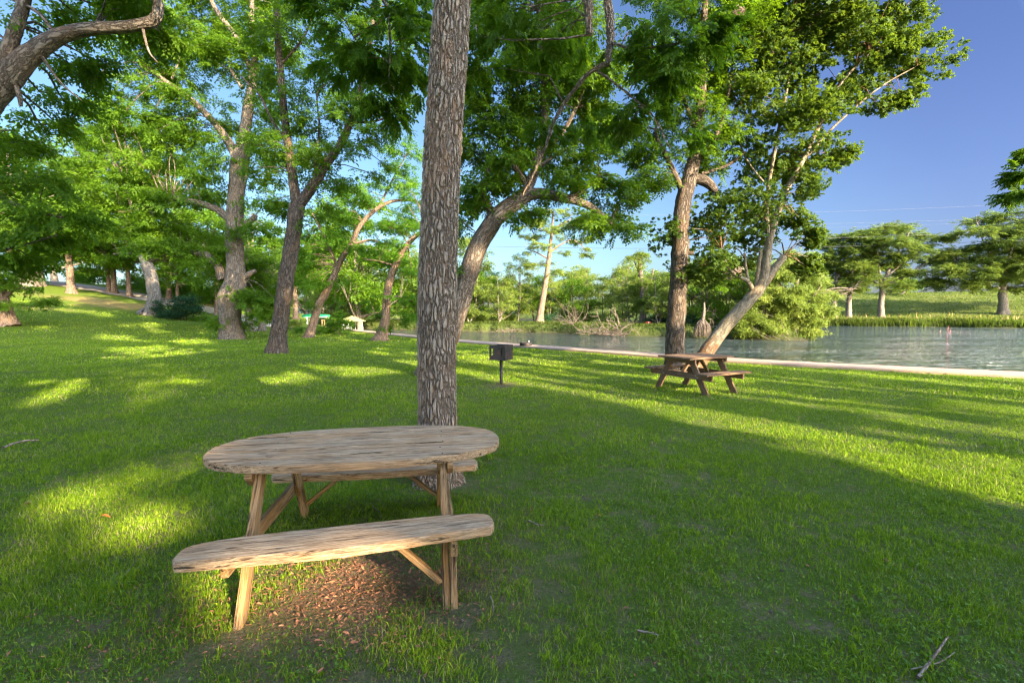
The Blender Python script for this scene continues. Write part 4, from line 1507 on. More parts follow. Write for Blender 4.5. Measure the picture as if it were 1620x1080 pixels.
# the thick trunk behind the oval table, with low drooping limbs
ptree('pecan_tree', 'thick straight ridged trunk rising right behind the oval table', (697, 765), [
    [(694, 735, .192), (692, 650, .187), (691, 560, .183), (692, 450, .181), (700, 250, .176), (712, 60, .172), (719, -60, .165), (735, -400, .14), (750, -800, .10, .3)],
    [(719, -90, .10), (790, -190, .10, .7), (890, -150, .085, 1.5), (950, -70, .062, 2), (962, 10, .055, 2), (966, 60, .052, 2), (960, 104, .045, 2)],
    [(960, 100, .032, 2), (930, 118, .030, 2.1), (903, 150, .027, 2.2), (878, 190, .024, 2.3), (862, 235, .02, 2.4), (842, 280, .015, 2.5), (826, 312, .008, 2.5)],
    [(905, -140, .075, 1.6), (926, -60, .07, 1.8), (931, 10, .062, 1.8), (932, 55, .048, 1.8)],
    [(960, 66, .02, 2), (1000, 76, .018, 1.8), (1060, 72, .014, 1.6), (1100, 60, .008, 1.5)],
    [(942, 110, .016, 2.1), (985, 142, .014, 2), (1030, 180, .011, 1.9), (1060, 235, .006, 1.9)],
    [(700, -160, .06), (640, -130, .05, .6), (590, -40, .03, .9), (612, 20, .02, 1), (560, 60, .01, 1.2)],
    [(612, 10, .018, 1), (617, 60, .014, 1), (615, 130, .006, 1)]],
    [(600, 20, 80, 40, 1), (560, 60, 50, 45, 1.3), (620, 90, 45, 45, 1.2), (655, 30, 35, 45, .8), (520, 20, 45, 30, 1.2), (590, 110, 35, 25, 1.4), (600, 150, 25, 20, 1.2),
     (790, 40, 60, 40, 2), (850, 40, 60, 45, 2.2), (1000, 40, 70, 40, 1.6), (1070, 40, 60, 40, 1.5), (900, 80, 60, 50, 2.6), (1010, 110, 55, 45, 1.9), (1075, 110, 45, 40, 1.6),
     (1050, 190, 40, 40, 2), (880, 200, 45, 35, 2.6), (980, 180, 40, 35, 2.2), (760, 110, 30, 40, 2.2), (1120, 60, 35, 30, 1.6),
     (480, -260, 120, 80, 1), (900, -300, 140, 80, 2), (1060, -200, 120, 70, 2), (650, -520, 120, 70, .5)],
    bark='bark_main', rc=.42, ns=6, ss=.38, dens=.95, flat=.6, droop=.35, flare=.34, hires=True, tw=.7, rough=.2, **NEARP)

ptree('pecan_tree', 'leaning pecan with arching forked limbs behind the thick trunk', (683, 592), [
    [(683, 596, .35), (704, 545, .31), (730, 470, .27), (752, 400, .25), (785, 345, .24), (820, 317, .22)],
    [(818, 318, .17), (850, 306, .15), (890, 313, .125), (930, 325, .10), (960, 348, .07), (984, 364, .04)],
    [(818, 320, .18), (834, 300, .15), (848, 262, .12), (862, 190, .10), (858, 90, .08), (850, -20, .06)],
    [(905, 312, .07), (930, 295, .06), (946, 280, .055), (948, 268, .04)],
    [(785, 345, .12), (772, 325, .10), (764, 295, .06), (775, 262, .04)],
    [(836, 296, .09), (800, 240, .06), (775, 180, .045), (770, 120, .03)],
    [(850, 255, .08), (890, 210, .06), (920, 150, .045), (930, 100, .03)],
    [(846, 270, .07), (880, 245, .05), (905, 232, .035), (918, 225, .02)]],
    [(968, 325, 34, 36), (945, 345, 30, 24), (985, 300, 22, 25), (915, 345, 30, 18), (900, 285, 40, 20), (980, 350, 25, 14),
     (850, 240, 80, 40), (790, 250, 50, 45), (760, 210, 35, 60), (800, 170, 65, 50), (880, 170, 75, 50), (930, 230, 50, 35), (860, 110, 90, 60), (790, 90, 60, 60), (930, 120, 60, 60),
     (855, 40, 110, 55), (790, 20, 50, 40), (960, 190, 35, 35), (756, 300, 22, 30), (735, 350, 16, 28), (730, 300, 16, 30), (720, 420, 6, 10), (745, 140, 20, 70), (800, -60, 130, 60), (760, 330, 20, 16), (900, 262, 48, 30), (866, 296, 36, 16), (800, 285, 40, 26), (940, 285, 30, 16), (735, 230, 25, 60), (835, 340, 14, 10, -.4), (905, 60, 70, 50)],
    bark='bark_pecan', rc=.55, ns=8, ss=.52, dens=2.1, flat=.55, droop=.3, flare=.4, tw=.9)

ptree('pecan_tree', 'tall dark-trunked pecan in mid lawn forking high into two leaders', (440, 558), [
    [(438, 562, 0.369), (442, 520, 0.336), (452, 450, 0.316), (462, 385, 0.303), (470, 325, 0.320)],
    [(470, 325, 0.221), (463, 280, 0.180), (453, 210, 0.156), (445, 130, 0.139), (439, 40, 0.127), (437, -60, 0.107), (440, -200, 0.066)],
    [(472, 326, 0.238), (492, 298, 0.205), (515, 262, 0.172), (546, 214, 0.148), (572, 140, 0.115), (588, 50, 0.082), (595, -60, 0.049)],
    [(455, 225, 0.057), (430, 190, 0.049), (410, 150, 0.041), (380, 120, 0.025)],
    [(495, 290, 0.049), (500, 250, 0.045), (505, 200, 0.041), (502, 150, 0.033), (520, 130, 0.016)],
    [(447, 100, 0.049), (480, 60, 0.041), (500, 10, 0.025)],
    [(555, 195, 0.057), (600, 190, 0.041), (635, 170, 0.025)]],
    [(490, 230, 55, 45), (540, 250, 55, 45), (570, 210, 45, 45), (600, 170, 40, 30), (540, 160, 55, 45), (480, 150, 45, 50), (420, 210, 40, 40), (430, 130, 45, 50), (550, 90, 60, 45),
     (480, 70, 60, 50), (600, 110, 40, 35), (400, 60, 40, 50), (470, 0, 80, 50), (570, 20, 70, 45), (520, 300, 35, 25), (560, 280, 30, 25), (505, 335, 30, 18), (425, 270, 25, 30), (640, 150, 25, 18), (440, 320, 18, 20), (590, 240, 25, 25),
     (500, -120, 140, 80)],
    bark='bark_dark', rc=.75, ns=8, ss=.62, dens=1.75, flat=.5, flare=.35, leaf='leaf_pecan')

ptree('pecan_tree', 'massive burled pecan on the left with long low crooked limbs', (365, 536), [
    [(366, 538, .62), (364, 505, .60), (366, 470, .72), (373, 445, .62), (372, 400, .50), (371, 355, .48), (374, 300, .45), (379, 258, .50), (386, 225, .36)],
    [(376, 252, .30), (360, 222, .24), (335, 190, .20), (300, 156, .17), (265, 131, .13), (235, 108, .09), (215, 90, .05)],
    [(386, 228, .34), (393, 170, .30), (400, 125, .26), (403, 80, .20), (398, 30, .16), (400, -40, .10)],
    [(400, 118, .16), (375, 62, .15), (346, 22, .13), (333, -5, .11), (328, -50, .08)],
    [(362, 345, .24), (340, 330, .20), (300, 318, .17), (270, 315, .14), (230, 330, .10), (180, 335, .06), (115, 325, .03)],
    [(352, 442, .28), (344, 420, .24), (322, 402, .20), (280, 401, .17), (240, 412, .13), (222, 400, .10), (180, 402, .06)],
    [(280, 402, .13), (262, 412, .11), (240, 395, .08), (215, 388, .05), (180, 394, .03)],
    [(383, 250, .2), (400, 232, .16), (420, 230, .08)],
    [(380, 360, .2), (398, 348, .17), (405, 340, .14)],
    [(384, 440, .2), (396, 432, .16), (404, 428, .12)],
    [(384, 140, .14), (372, 122, .10), (366, 112, .08)],
    [(272, 125, .06), (286, 90, .05), (300, 62, .04), (316, 50, .02)]],
    [(330, 90, 60, 35), (270, 80, 60, 40), (220, 100, 50, 35), (180, 140, 45, 35), (300, 190, 60, 40), (230, 180, 60, 40), (170, 210, 55, 35), (340, 250, 40, 35), (270, 265, 60, 28), (210, 280, 50, 25),
     (320, 295, 55, 22), (160, 295, 50, 25), (250, 345, 60, 22), (310, 365, 50, 25), (190, 360, 45, 20), (270, 385, 50, 16), (350, 180, 35, 40), (420, 175, 35, 45), (425, 250, 35, 40), (430, 300, 30, 30),
     (420, 60, 45, 45), (360, 50, 50, 40), (300, 30, 60, 40), (330, -40, 90, 50), (420, -40, 60, 50), (410, 360, 30, 25), (395, 470, 22, 22), (415, 470, 26, 20), (412, 500, 22, 18), (370, 510, 16, 12), (355, 395, 20, 12), (405, 120, 25, 40),
     (330, 420, 30, 18), (150, 330, 50, 16), (130, 250, 40, 30), (240, 318, 45, 14), (290, 305, 40, 14), (180, 325, 40, 14), (225, 392, 35, 12), (300, 392, 35, 12), (260, 125, 40, 24), (300, 150, 35, 24)],
    bark='bark_pecan', rc=1.0, ns=9, ss=.85, dens=2.1, flat=.42, flare=.25, tw=.75, tint0=.55)

ptree('oak_tree', 'smooth grey curving trunk beside the dark shrub on the slope', (237, 497), [
    [(240, 499, .62), (244, 475, .50), (241, 445, .47), (231, 412, .42), (218, 385, .36), (200, 350, .28), (185, 300, .2), (180, 250, .12)],
    [(222, 392, .2), (240, 340, .16), (262, 290, .12), (275, 240, .07)],
    [(200, 350, .18), (160, 320, .13), (120, 290, .08)]],
    [(190, 320, 60, 30), (150, 290, 50, 35), (230, 290, 60, 35), (270, 250, 50, 35), (180, 240, 60, 40), (120, 260, 50, 35), (210, 200, 60, 40), (140, 200, 50, 40), (100, 320, 40, 25), (180, 370, 40, 14), (130, 360, 30, 16)],
    bark='bark_grey', rc=1.2, ns=9, ss=1.0, dens=2.0, flare=.5, kind='pecan', leaf='leaf_pecan', tw=1.3)

ptree('pecan_tree', 'big near pecan limb arching in across the top left corner', (-160, 640), [
    [(-160, 645, 0.282), (-140, 480, 0.257), (-105, 330, 0.233), (-45, 200, 0.202), (5, 135, 0.190), (42, 92, 0.172), (85, 62, 0.135), (135, 47, 0.110), (195, 43, 0.095), (240, 34, 0.092), (250, 15, 0.080), (246, -20, 0.068), (235, -90, 0.037)],
    [(-10, 150, 0.131), (20, 60, 0.104), (40, -10, 0.088), (50, -120, 0.055)],
    [(20, 120, 0.033), (30, 150, 0.038), (33, 168, 0.027)],
    [(90, 60, 0.038), (60, 20, 0.033), (20, 0, 0.022)],
    [(225, 42, 0.027), (235, 80, 0.017), (250, 100, 0.008)],
    [(60, 80, 0.027), (95, 130, 0.019), (130, 160, 0.008)],
    [(-80, 260, 0.066), (-20, 300, 0.044), (40, 330, 0.027), (100, 345, 0.017)],
    [(-120, 380, 0.066), (-40, 400, 0.044), (20, 392, 0.027), (90, 372, 0.011)]],
    [(30, 15, 55, 26, 1.2), (95, 10, 50, 20, 1.0), (150, 5, 45, 16, .9), (215, 5, 30, 14, .8), (180, 30, 34, 9, .9), (262, 60, 16, 18, .6), (120, 108, 32, 16, 1.4), (75, 140, 36, 18, 1.8), (140, 92, 26, 10, 1.0), (15, 215, 35, 26, 1.4), (70, 190, 40, 22, 2),
     (20, 260, 45, 25), (80, 290, 40, 20), (30, 320, 45, 22), (95, 335, 30, 16), (20, 375, 45, 18), (70, 375, 30, 14), (-60, 60, 80, 60), (-100, 200, 60, 80), (20, 410, 30, 12), (100, -60, 160, 50), (230, -40, 50, 30)],
    bark='bark_pecan', rc=.55, ns=8, ss=.5, dens=1.9, flat=.45, leaf='leaf_pecan', tint0=.5)

ptree('pecan_tree', 'right-leaning pecan beside the green canoe, its fork sunlit', (487, 534), [
    [(488, 536, .30), (497, 508, .27), (505, 480, .24), (516, 464, .22), (534, 422, .20), (545, 402, .19), (556, 386, .17), (570, 357, .15), (594, 332, .13), (622, 318, .10), (660, 318, .06)],
    [(534, 422, .10), (518, 385, .09), (504, 355, .09), (494, 338, .06)],
    [(556, 386, .10), (590, 380, .07), (610, 390, .04)],
    [(600, 328, .08), (618, 290, .06), (640, 250, .04)]],
    [(495, 440, 35, 20), (525, 440, 28, 16), (500, 405, 38, 22), (480, 370, 30, 28), (540, 370, 35, 20), (575, 395, 28, 14), (600, 405, 18, 14), (590, 360, 30, 14), (545, 335, 40, 18), (600, 305, 35, 20), (640, 270, 25, 28), (645, 230, 22, 16), (520, 478, 22, 12), (560, 310, 30, 20), (640, 340, 25, 14), (470, 410, 25, 20), (620, 240, 18, 12), (655, 300, 18, 18)],
    bark='bark_red', leaf='leaf_light', rc=.8, ns=8, ss=.72, dens=2.0, flat=.42, flare=.3, tint0=.45)

ptree('cypress_tree', 'slender curved cypress with sunlit trunk close to the seawall', (602, 539), [
    [(601, 541, .34), (609, 508, .27), (613, 463, .24), (619, 437, .21), (630, 410, .19), (641, 391, .17), (660, 372, .13), (690, 350, .08)],
    [(612, 470, .07), (635, 470, .05), (660, 480, .02)], [(625, 420, .06), (595, 412, .04), (575, 410, .02)], [(645, 388, .06), (650, 420, .03), (652, 455, .015)], [(609, 500, .05), (595, 495, .03), (588, 505, .01)]],
    [(640, 475, 22, 22), (655, 490, 16, 18), (636, 505, 16, 10), (650, 440, 14, 22), (600, 412, 30, 10), (622, 385, 26, 12), (655, 365, 22, 14), (648, 400, 20, 12), (590, 490, 14, 12), (602, 520, 14, 8), (630, 350, 28, 14), (650, 320, 22, 20), (595, 470, 20, 8)],
    kind='cypress', leaf='leaf_light', bark='bark_red', rc=.55, ns=7, ss=.55, dens=2.0, flat=.35, flare=.6, tint0=.35)

ptree('pecan_tree', 'dark upright trunk standing behind the brown picnic table', (1068, 590), [
    [(1067, 592, .27), (1068, 540, .255), (1072, 470, .245), (1076, 400, .235), (1077, 350, .22), (1083, 312, .215), (1093, 276, .20), (1102, 230, .15), (1110, 150, .12), (1113, 60, .10), (1118, -60, .06)],
    [(1082, 310, .09), (1064, 268, .075), (1048, 236, .06), (1038, 212, .045), (1040, 180, .03)],
    [(1094, 280, .13), (1118, 288, .14), (1130, 300, .10), (1134, 303, .05)],
    [(1100, 260, .08), (1130, 220, .07), (1150, 160, .05), (1160, 90, .03)],
    [(1105, 220, .06), (1080, 150, .05), (1060, 90, .03)],
    [(1088, 400, .07), (1094, 400, .06), (1098, 398, .03)],
    [(1110, 275, .05), (1150, 262, .04), (1180, 240, .02)]],
    [(1035, 245, 30, 20), (1015, 210, 30, 28), (1050, 205, 35, 22), (1085, 235, 35, 18), (1120, 240, 35, 20), (1070, 160, 50, 35), (1120, 170, 50, 40), (1150, 110, 50, 40), (1090, 100, 50, 40), (1040, 120, 40, 40), (1110, 40, 70, 40), (1170, 50, 50, 40), (1030, 275, 22, 14), (1160, 210, 35, 28), (1005, 240, 20, 14), (1120, -50, 110, 50), (1060, 285, 18, 10), (1140, 265, 25, 14)],
    bark='bark_dark', rc=.5, ns=8, ss=.46, dens=2.1, flat=.5, flare=.25)

syc = ptree('sycamore_tree', 'pale leaning sycamore with snapped stub behind the brown picnic table', (1092, 588), [
    [(1094, 590, 0.222), (1118, 556, 0.204), (1150, 513, 0.185), (1182, 478, 0.174), (1203, 452, 0.163), (1211, 420, 0.122), (1216, 385, 0.107), (1227, 345, 0.092), (1244, 302, 0.081), (1268, 258, 0.067), (1298, 195, 0.052), (1328, 135, 0.037), (1375, 85, 0.022)],
    [(1200, 458, 0.141), (1216, 438, 0.122), (1229, 420, 0.104), (1241, 406, 0.092)],
    [(1217, 385, 0.067), (1213, 345, 0.063), (1215, 300, 0.056), (1228, 225, 0.048), (1248, 120, 0.037), (1258, 20, 0.022)],
    [(1192, 462, 0.074), (1183, 445, 0.063), (1165, 436, 0.056), (1150, 420, 0.044), (1142, 395, 0.030)],
    [(1184, 446, 0.044), (1180, 425, 0.041), (1178, 400, 0.030)],
    [(1197, 455, 0.067), (1199, 430, 0.059), (1204, 395, 0.044)],
    [(1268, 258, 0.037), (1320, 200, 0.030), (1390, 140, 0.022), (1450, 105, 0.011)],
    [(1218, 300, 0.030), (1180, 250, 0.022), (1160, 190, 0.015)]],
    [(1300, 50, 74.8, 54), (1370, 50, 69, 42), (1430, 75, 51.7, 30), (1480, 92, 32.2, 19.2), (1380, 110, 57.5, 33.6), (1310, 130, 57.5, 48), (1250, 80, 63.2, 60), (1200, 100, 57.5, 60), (1190, 190, 51.7, 48), (1250, 180, 51.7, 54), (1310, 195, 40.2, 30),
     (1270, 250, 40.2, 33.6), (1205, 260, 51.7, 42, 1.8), (1160, 310, 51.7, 38.4), (1220, 330, 40.2, 33.6, 2.2), (1275, 300, 25.3, 26.4), (1120, 350, 43.7, 36), (1062, 360, 18.4, 40.8), (1110, 410, 40.2, 33.6), (1150, 375, 39.1, 31.2, 1.5), (1265, 340, 25.3, 21.6, 1.2), (1140, 428, 29.9, 19.2, 1.6), (1330, 240, 18.4, 14.4), (1400, 20, 57.5, 30),
     (1250, 10, 80.5, 36), (1410, 155, 25.3, 14.4), (1200, 375, 23, 19.2, 2.2), (1340, -30, 138, 48), (1268, 420, 11.5, 16.8, 1), (1180, 412, 20.7, 14.4, 2), (1085, 440, 16.1, 19.2), (1280, 370, 11.5, 12)],
    kind='sycamore', leaf='leaf_sycamore', bark='bark_sycamore_base', rc=.62, ns=13, ss=.36, dens=2.3, flat=.8, tw=.6, flare=.12, rough=.22)

ptree('pecan_tree', 'tree at the right edge showing only a few hanging leaf tips', (1850, 640), [
    [(1850, 645, .2), (1850, 480, .17), (1840, 350, .14), (1800, 200, .1), (1760, 80, .05)],
    [(1835, 340, .06), (1760, 270, .045), (1690, 262, .03), (1640, 280, .012)],
    [(1815, 240, .05), (1740, 200, .04), (1660, 225, .02)]],
    [(1622, 268, 12, 12, 0), (1618, 305, 14, 9, 0), (1660, 270, 30, 40, 0), (1720, 220, 50, 50, 0), (1800, 150, 80, 60, 0), (1640, 240, 12, 10, 0)],
    rc=.38, ns=6, ss=.36, dens=1.6, **NEARP)

ptree('pecan_tree', 'short leaning trunk at the left edge under dark low leaves', (15, 515), [
    [(14, 517, .42), (8, 490, .36), (2, 465, .30), (-10, 430, .22), (-20, 380, .14)],
    [(4, 472, .12), (30, 455, .08), (55, 462, .04)], [(20, 500, .12), (12, 480, .1), (4, 440, .08)]],
    [(10, 430, 40, 16), (40, 455, 28, 9), (30, 410, 40, 16), (0, 380, 40, 25), (60, 475, 16, 6), (30, 480, 24, 6), (-30, 450, 40, 20), (20, 350, 40, 25)],
    bark='bark_red', rc=.8, ns=9, ss=.7, dens=2.2, flat=.3)

# ------------------------------------------------------------------ trees on the hillside and further off: a few grown, the rest copied from them


def grown(name, label, cat, base, H, spread, trunk_h, tr, kind, leaf, bark, rc, ns, ss, dens, group=None, seed=1, flat=.45, lean=.0, blobs=11, multi=1, low=.0):
    lr = random.Random(seed)
    b = np.array(base, float)
    limbs = []; bl = []
    for s in range(multi):
        ox = lr.uniform(-.3, .3) * (multi > 1) * spread * .4; oy = lr.uniform(-.3, .3) * (multi > 1) * spread * .4
        tx = lean * H + lr.uniform(-.1, .1) * H * .5
        limbs.append(np.array([[*(b + [ox * .2, oy * .2, -.25]), tr], [*(b + [ox * .2, oy * .2, .02]), tr], [*(b + [tx * .3 + ox * .6, oy * .6, trunk_h * .6]), tr * .82], [*(b + [tx * .5 + ox, oy, trunk_h]), tr * .75],
                               [*(b + [tx + ox * 1.4, oy * 1.4, H * .78]), tr * .3], [*(b + [tx + ox * 1.5, oy * 1.5, H * .97]), tr * .08]]))
        top = limbs[-1][3][:3]
        for k in range(5):
            a = k * 1.257 + lr.uniform(-.4, .4) + s; q = top + [0, 0, lr.uniform(-.12, .45) * (H - trunk_h)]
            e = q + np.array([math.cos(a) * spread * .42, math.sin(a) * spread * .42, (H - trunk_h) * lr.uniform(.12, .4)])
            limbs.append(np.array([[*q, tr * .42], [*((q + e) / 2 + [0, 0, -.02 * H]), tr * .28], [*e, tr * .1]]))
    for k in range(blobs):
        a = k * 2.4 + lr.uniform(-.3, .3); f = (k + .5) / blobs
        z = trunk_h * (1 - low) + (H - trunk_h * (1 - low)) * (.08 + .86 * f)
        rad = spread * .36 * math.sin(math.pi * (.12 + .80 * f)) ** .6
        c = b + np.array([math.cos(a) * rad + lean * z, math.sin(a) * rad, z])
        bl.append((c, np.array([spread * .24, spread * .24, (H - trunk_h) * .16]) * lr.uniform(.75, 1.2)))
    return make_tree(name, label, cat, b, limbs, bl, kind=kind, leaf=leaf, bark=bark, group=group, rc=rc, ns=ns, ss=ss, dens=dens, flat=flat, seed=seed, tw=1.2)


HG = 'trees along the hillside road'
g0 = on_ground(113, 464)
hill_a = grown('oak_tree', 'single hillside trunk nearest the gravel road, flared at its base', 'tree', g0, 9.5, 8.0, 3.4, .36, 'shrub', 'leaf_pecan', 'bark_red', 1.3, 9, 1.25, 2.0, HG, 3)
g1 = on_ground(41, 452)
hill_b = grown('pecan_tree', 'thick pale trunk standing high on the slope at the far left', 'tree', g1, 14, 10.0, 4.5, .62, 'shrub', 'leaf_pecan', 'bark_grey', 1.6, 9, 1.5, 2.0, HG, 4)
for i, (px, py, src, sc, lab) in enumerate([
    (54, 452, 'b', .72, 'middle trunk of the pale three high on the slope'), (64, 452, 'b', .6, 'thinnest trunk of the pale three high on the slope'),
    (80, 444, 'a', .7, 'small reddish trunk against the bright gap on the hilltop'), (172, 463, 'a', .62, 'slim trunk leaning beside its straight twin at the road'),
    (181, 464, 'a', .8, 'straight twin trunk right of the leaning slim one at the road'), (205, 470, 'a', .75, 'short orange-lit trunk just left of the grey curving trunk'),
    (268, 474, 'a', .85, 'slanting trunk behind the dark shrub on the slope'), (281, 480, 'a', .55, 'little pale forked trunk behind the dark shrub'),
    (345, 498, 'a', .9, 'grey trunk half hidden by the massive burled pecan'), (395, 524, 'b', .5, 'stout trunk base showing right of the burled pecan'), (415, 523, 'b', .42, 'squat dark trunk behind the low bright leaves'),
    (468, 505, 'a', .8, 'pale trunk between the dark pecan and the leaning pecan'), (120, 440, 'b', .8, 'broad crown filling the hilltop above the road'), (-10, 448, 'b', .95, 'tall crown at the far left top of the slope')]):
    p = on_ground(px, py)
    copy_thing(hill_a if src == 'a' else hill_b, p, i * 1.3, sc, lab, HG)

# bigger wood behind the road
WG = 'background trees behind the left lawn'
far_a = grown('pecan_tree', 'tall background tree with deep green crown beyond the burled pecan', 'tree', (-20, 62, float(height(-20, 62.))), 18, 13, 4, .5, 'shrub', 'leaf_pecan', 'bark_grey', 1.8, 9, 1.7, 1.9, WG, 8, .45)
far_b = grown('elm_tree', 'bright airy background tree beyond the pedal boat', 'tree', (-28, 82, float(max(height(-28, 82.), WATER_Z))), 15, 11, 2.5, .4, 'shrub', 'leaf_island', 'bark_grey', 1.5, 9, 1.35, 1.6, WG, 9, .5, low=.3)
for i, (x, y, src, sc, lab) in enumerate([
    (-52, 74, 'a', 1.0, 'background tree left of the road crest'), (-70, 72, 'a', .95, 'background tree at the far left horizon'),
    (-30, 54, 'a', .62, 'smaller background tree between the grey trunk and the burled pecan'), (-90, 70, 'a', 1.1, 'outermost background tree beyond the left hill'), 
    (-34, 92, 'b', 1.0, 'airy far tree showing between the mid-lawn pecan and the leaning pecan'), (-22, 76, 'b', .75, 'airy far tree left of the slender cypress'), (-14, 70, 'b', .7, 'airy far tree right of the slender cypress'),
    (-44, 100, 'b', 1.15, 'airy far tree behind the green canoe'), (-17, 92, 'b', .85, 'airy far tree seen just left of the thick trunk'), (-26, 70, 'b', .55, 'low pale tree behind the canopy of the pedal boat'), (-8, 66, 'b', .8, 'airy far tree seen past the right side of the thick trunk')]):
    z = float(height(x, y)); z = max(z, WATER_Z - .1)
    copy_thing(far_a if src == 'a' else far_b, (x, y, z), i * 2.1, sc, lab, WG)


# ------------------------------------------------------------------ shrubs on the left
def shrub(name, label, px, py, blobs, leaf, kind='shrub', rc=.4, ns=8, ss=.42, dens=2.2, d=None, group=None, tint0=.5):
    b = on_ground(px, py)
    k = b[1] / FPX
    lb = []; wb = []
    for (x, y, rx, ry) in blobs:
        c = at(x, y, b[1]); wb.append((c, np.array([rx * k, max(rx, ry) * k * .8, ry * k])))
        lb.append(np.array([[*b, .04], [*((b + c) / 2 + [0, 0, .1]), .03], [*c, .012]]))
    return make_tree(name, label, 'shrub', b, lb, wb, kind=kind, leaf=leaf, bark='twig', rc=rc, ns=ns, ss=ss, dens=dens, flat=.7, flare=0, droop=.0, group=group, tint0=tint0, rough=.1)


shrub('shrub', 'dark dense evergreen shrub beside the grey curving trunk', 292, 506, [(262, 488, 14, 12), (285, 488, 22, 16), (270, 500, 18, 9), (300, 492, 14, 16), (292, 476, 16, 9)], 'leaf_shrub', rc=.5, ss=.5, ns=10)
shrub('shrub', 'bright green shrub at the end of the dark evergreen one', 318, 508, [(312, 500, 12, 8), (324, 504, 12, 6), (304, 484, 8, 9)], 'leaf_light', rc=.4, ss=.4)
shrub('shrub', 'sunlit bright bush in front of the pedal boat', 538, 529, [(535, 508, 12, 14), (545, 516, 11, 11), (528, 502, 10, 10), (522, 519, 14, 8)], 'leaf_light', rc=.4, ss=.45, tint0=.6)
shrub('shrub', 'low hedge bush under the green canoe', 508, 527, [(500, 521, 12, 6), (514, 522, 10, 6), (484, 519, 10, 5)], 'leaf_light', rc=.35, ss=.4, tint0=.35)
shrub('shrub', 'pale shrub at the foot of the mid-lawn pecan background', 460, 520, [(462, 512, 12, 7), (475, 512, 8, 6)], 'leaf_island', rc=.35, ss=.4)
for i, (px, py, s, lab) in enumerate([(425, 516, .35, 'pinkish boulder behind the low bright leaves'), (404, 520, .28, 'small boulder next to the burled pecan'), (448, 510, .3, 'tan boulder under the hedge left of the canoe')]):
    p = on_ground(px, py); bm = bmesh.new(); bmesh.ops.create_icosphere(bm, subdivisions=3, radius=s)
    for v in bm.verts:
        v.co *= 1 + .35 * (float(fbm(v.co.x * 3 + i * 9, v.co.y * 3 + v.co.z * 2, 3)) - .5) * 2; v.co.z *= .65
    mb = MB(); mb.bm(bm); tag(mb.build('boulder', M['rock'], None, True, p), lab, 'boulder', 'boulders by the left tree')

HS = 'bushes along the hilltop'
hb = None
for i, (px, py, s, lab) in enumerate([(95, 446, 1.0, 'bright bush right of the small reddish hilltop trunk'), (128, 451, .8, 'yellow-green bush behind the single hillside trunk'), (150, 455, 1.1, 'sunny bush on the crest left of the twin trunks'), (215, 464, .9, 'low bush behind the orange-lit hillside trunk'),
                                     (20, 441, 1.2, 'bush at the far left end of the hilltop'), (250, 472, 1.0, 'bush on the crest right of the grey curving trunk'), (300, 482, 1.1, 'bush on the crest above the dark evergreen shrub'), (335, 490, 1.2, 'bush on the crest left of the burled pecan'), (420, 505, 1.3, 'bush far behind the burled pecan'), (62, 443, .8, 'small bush behind the three pale trunks')]):
    p = on_ground(px, py); p = p * (1 + 6 / np.hypot(p[0], p[1])); p[2] = float(height(p[0], p[1]))
    if hb is None:
        sb = [(p + np.array([random.uniform(-1.6, 1.6), random.uniform(-1, 1), random.uniform(.3, 1.6)]), np.array([1.1, 1., .6]) * random.uniform(.7, 1.1)) for _ in range(7)]
        hb = make_tree('shrub', lab, 'shrub', p, [np.array([[*p, .05], [*(p + [0, 0, .6]), .04], [*c, .012]]) for c, _ in sb], sb, kind='shrub', leaf='leaf_light', bark='twig', rc=.7, ns=8, ss=.8, dens=1.8, flat=.7, flare=0, group=HS, rough=.1)
    else: copy_thing(hb, p, i * 1.1, s, lab, HS)

# ================================================================== WOODED ISLAND
IG = 'bushy trees crowding the wooded island'


def isl_z(x, y): return max(float(height(x, y)), WATER_Z - .05)


def island_tree(px, d, H, spread, **k):
    x = (px - 810) / FPX * d
    return grown('bushy_tree', k.pop('label'), 'tree', (x, d, isl_z(x, d)), H, spread, **k)


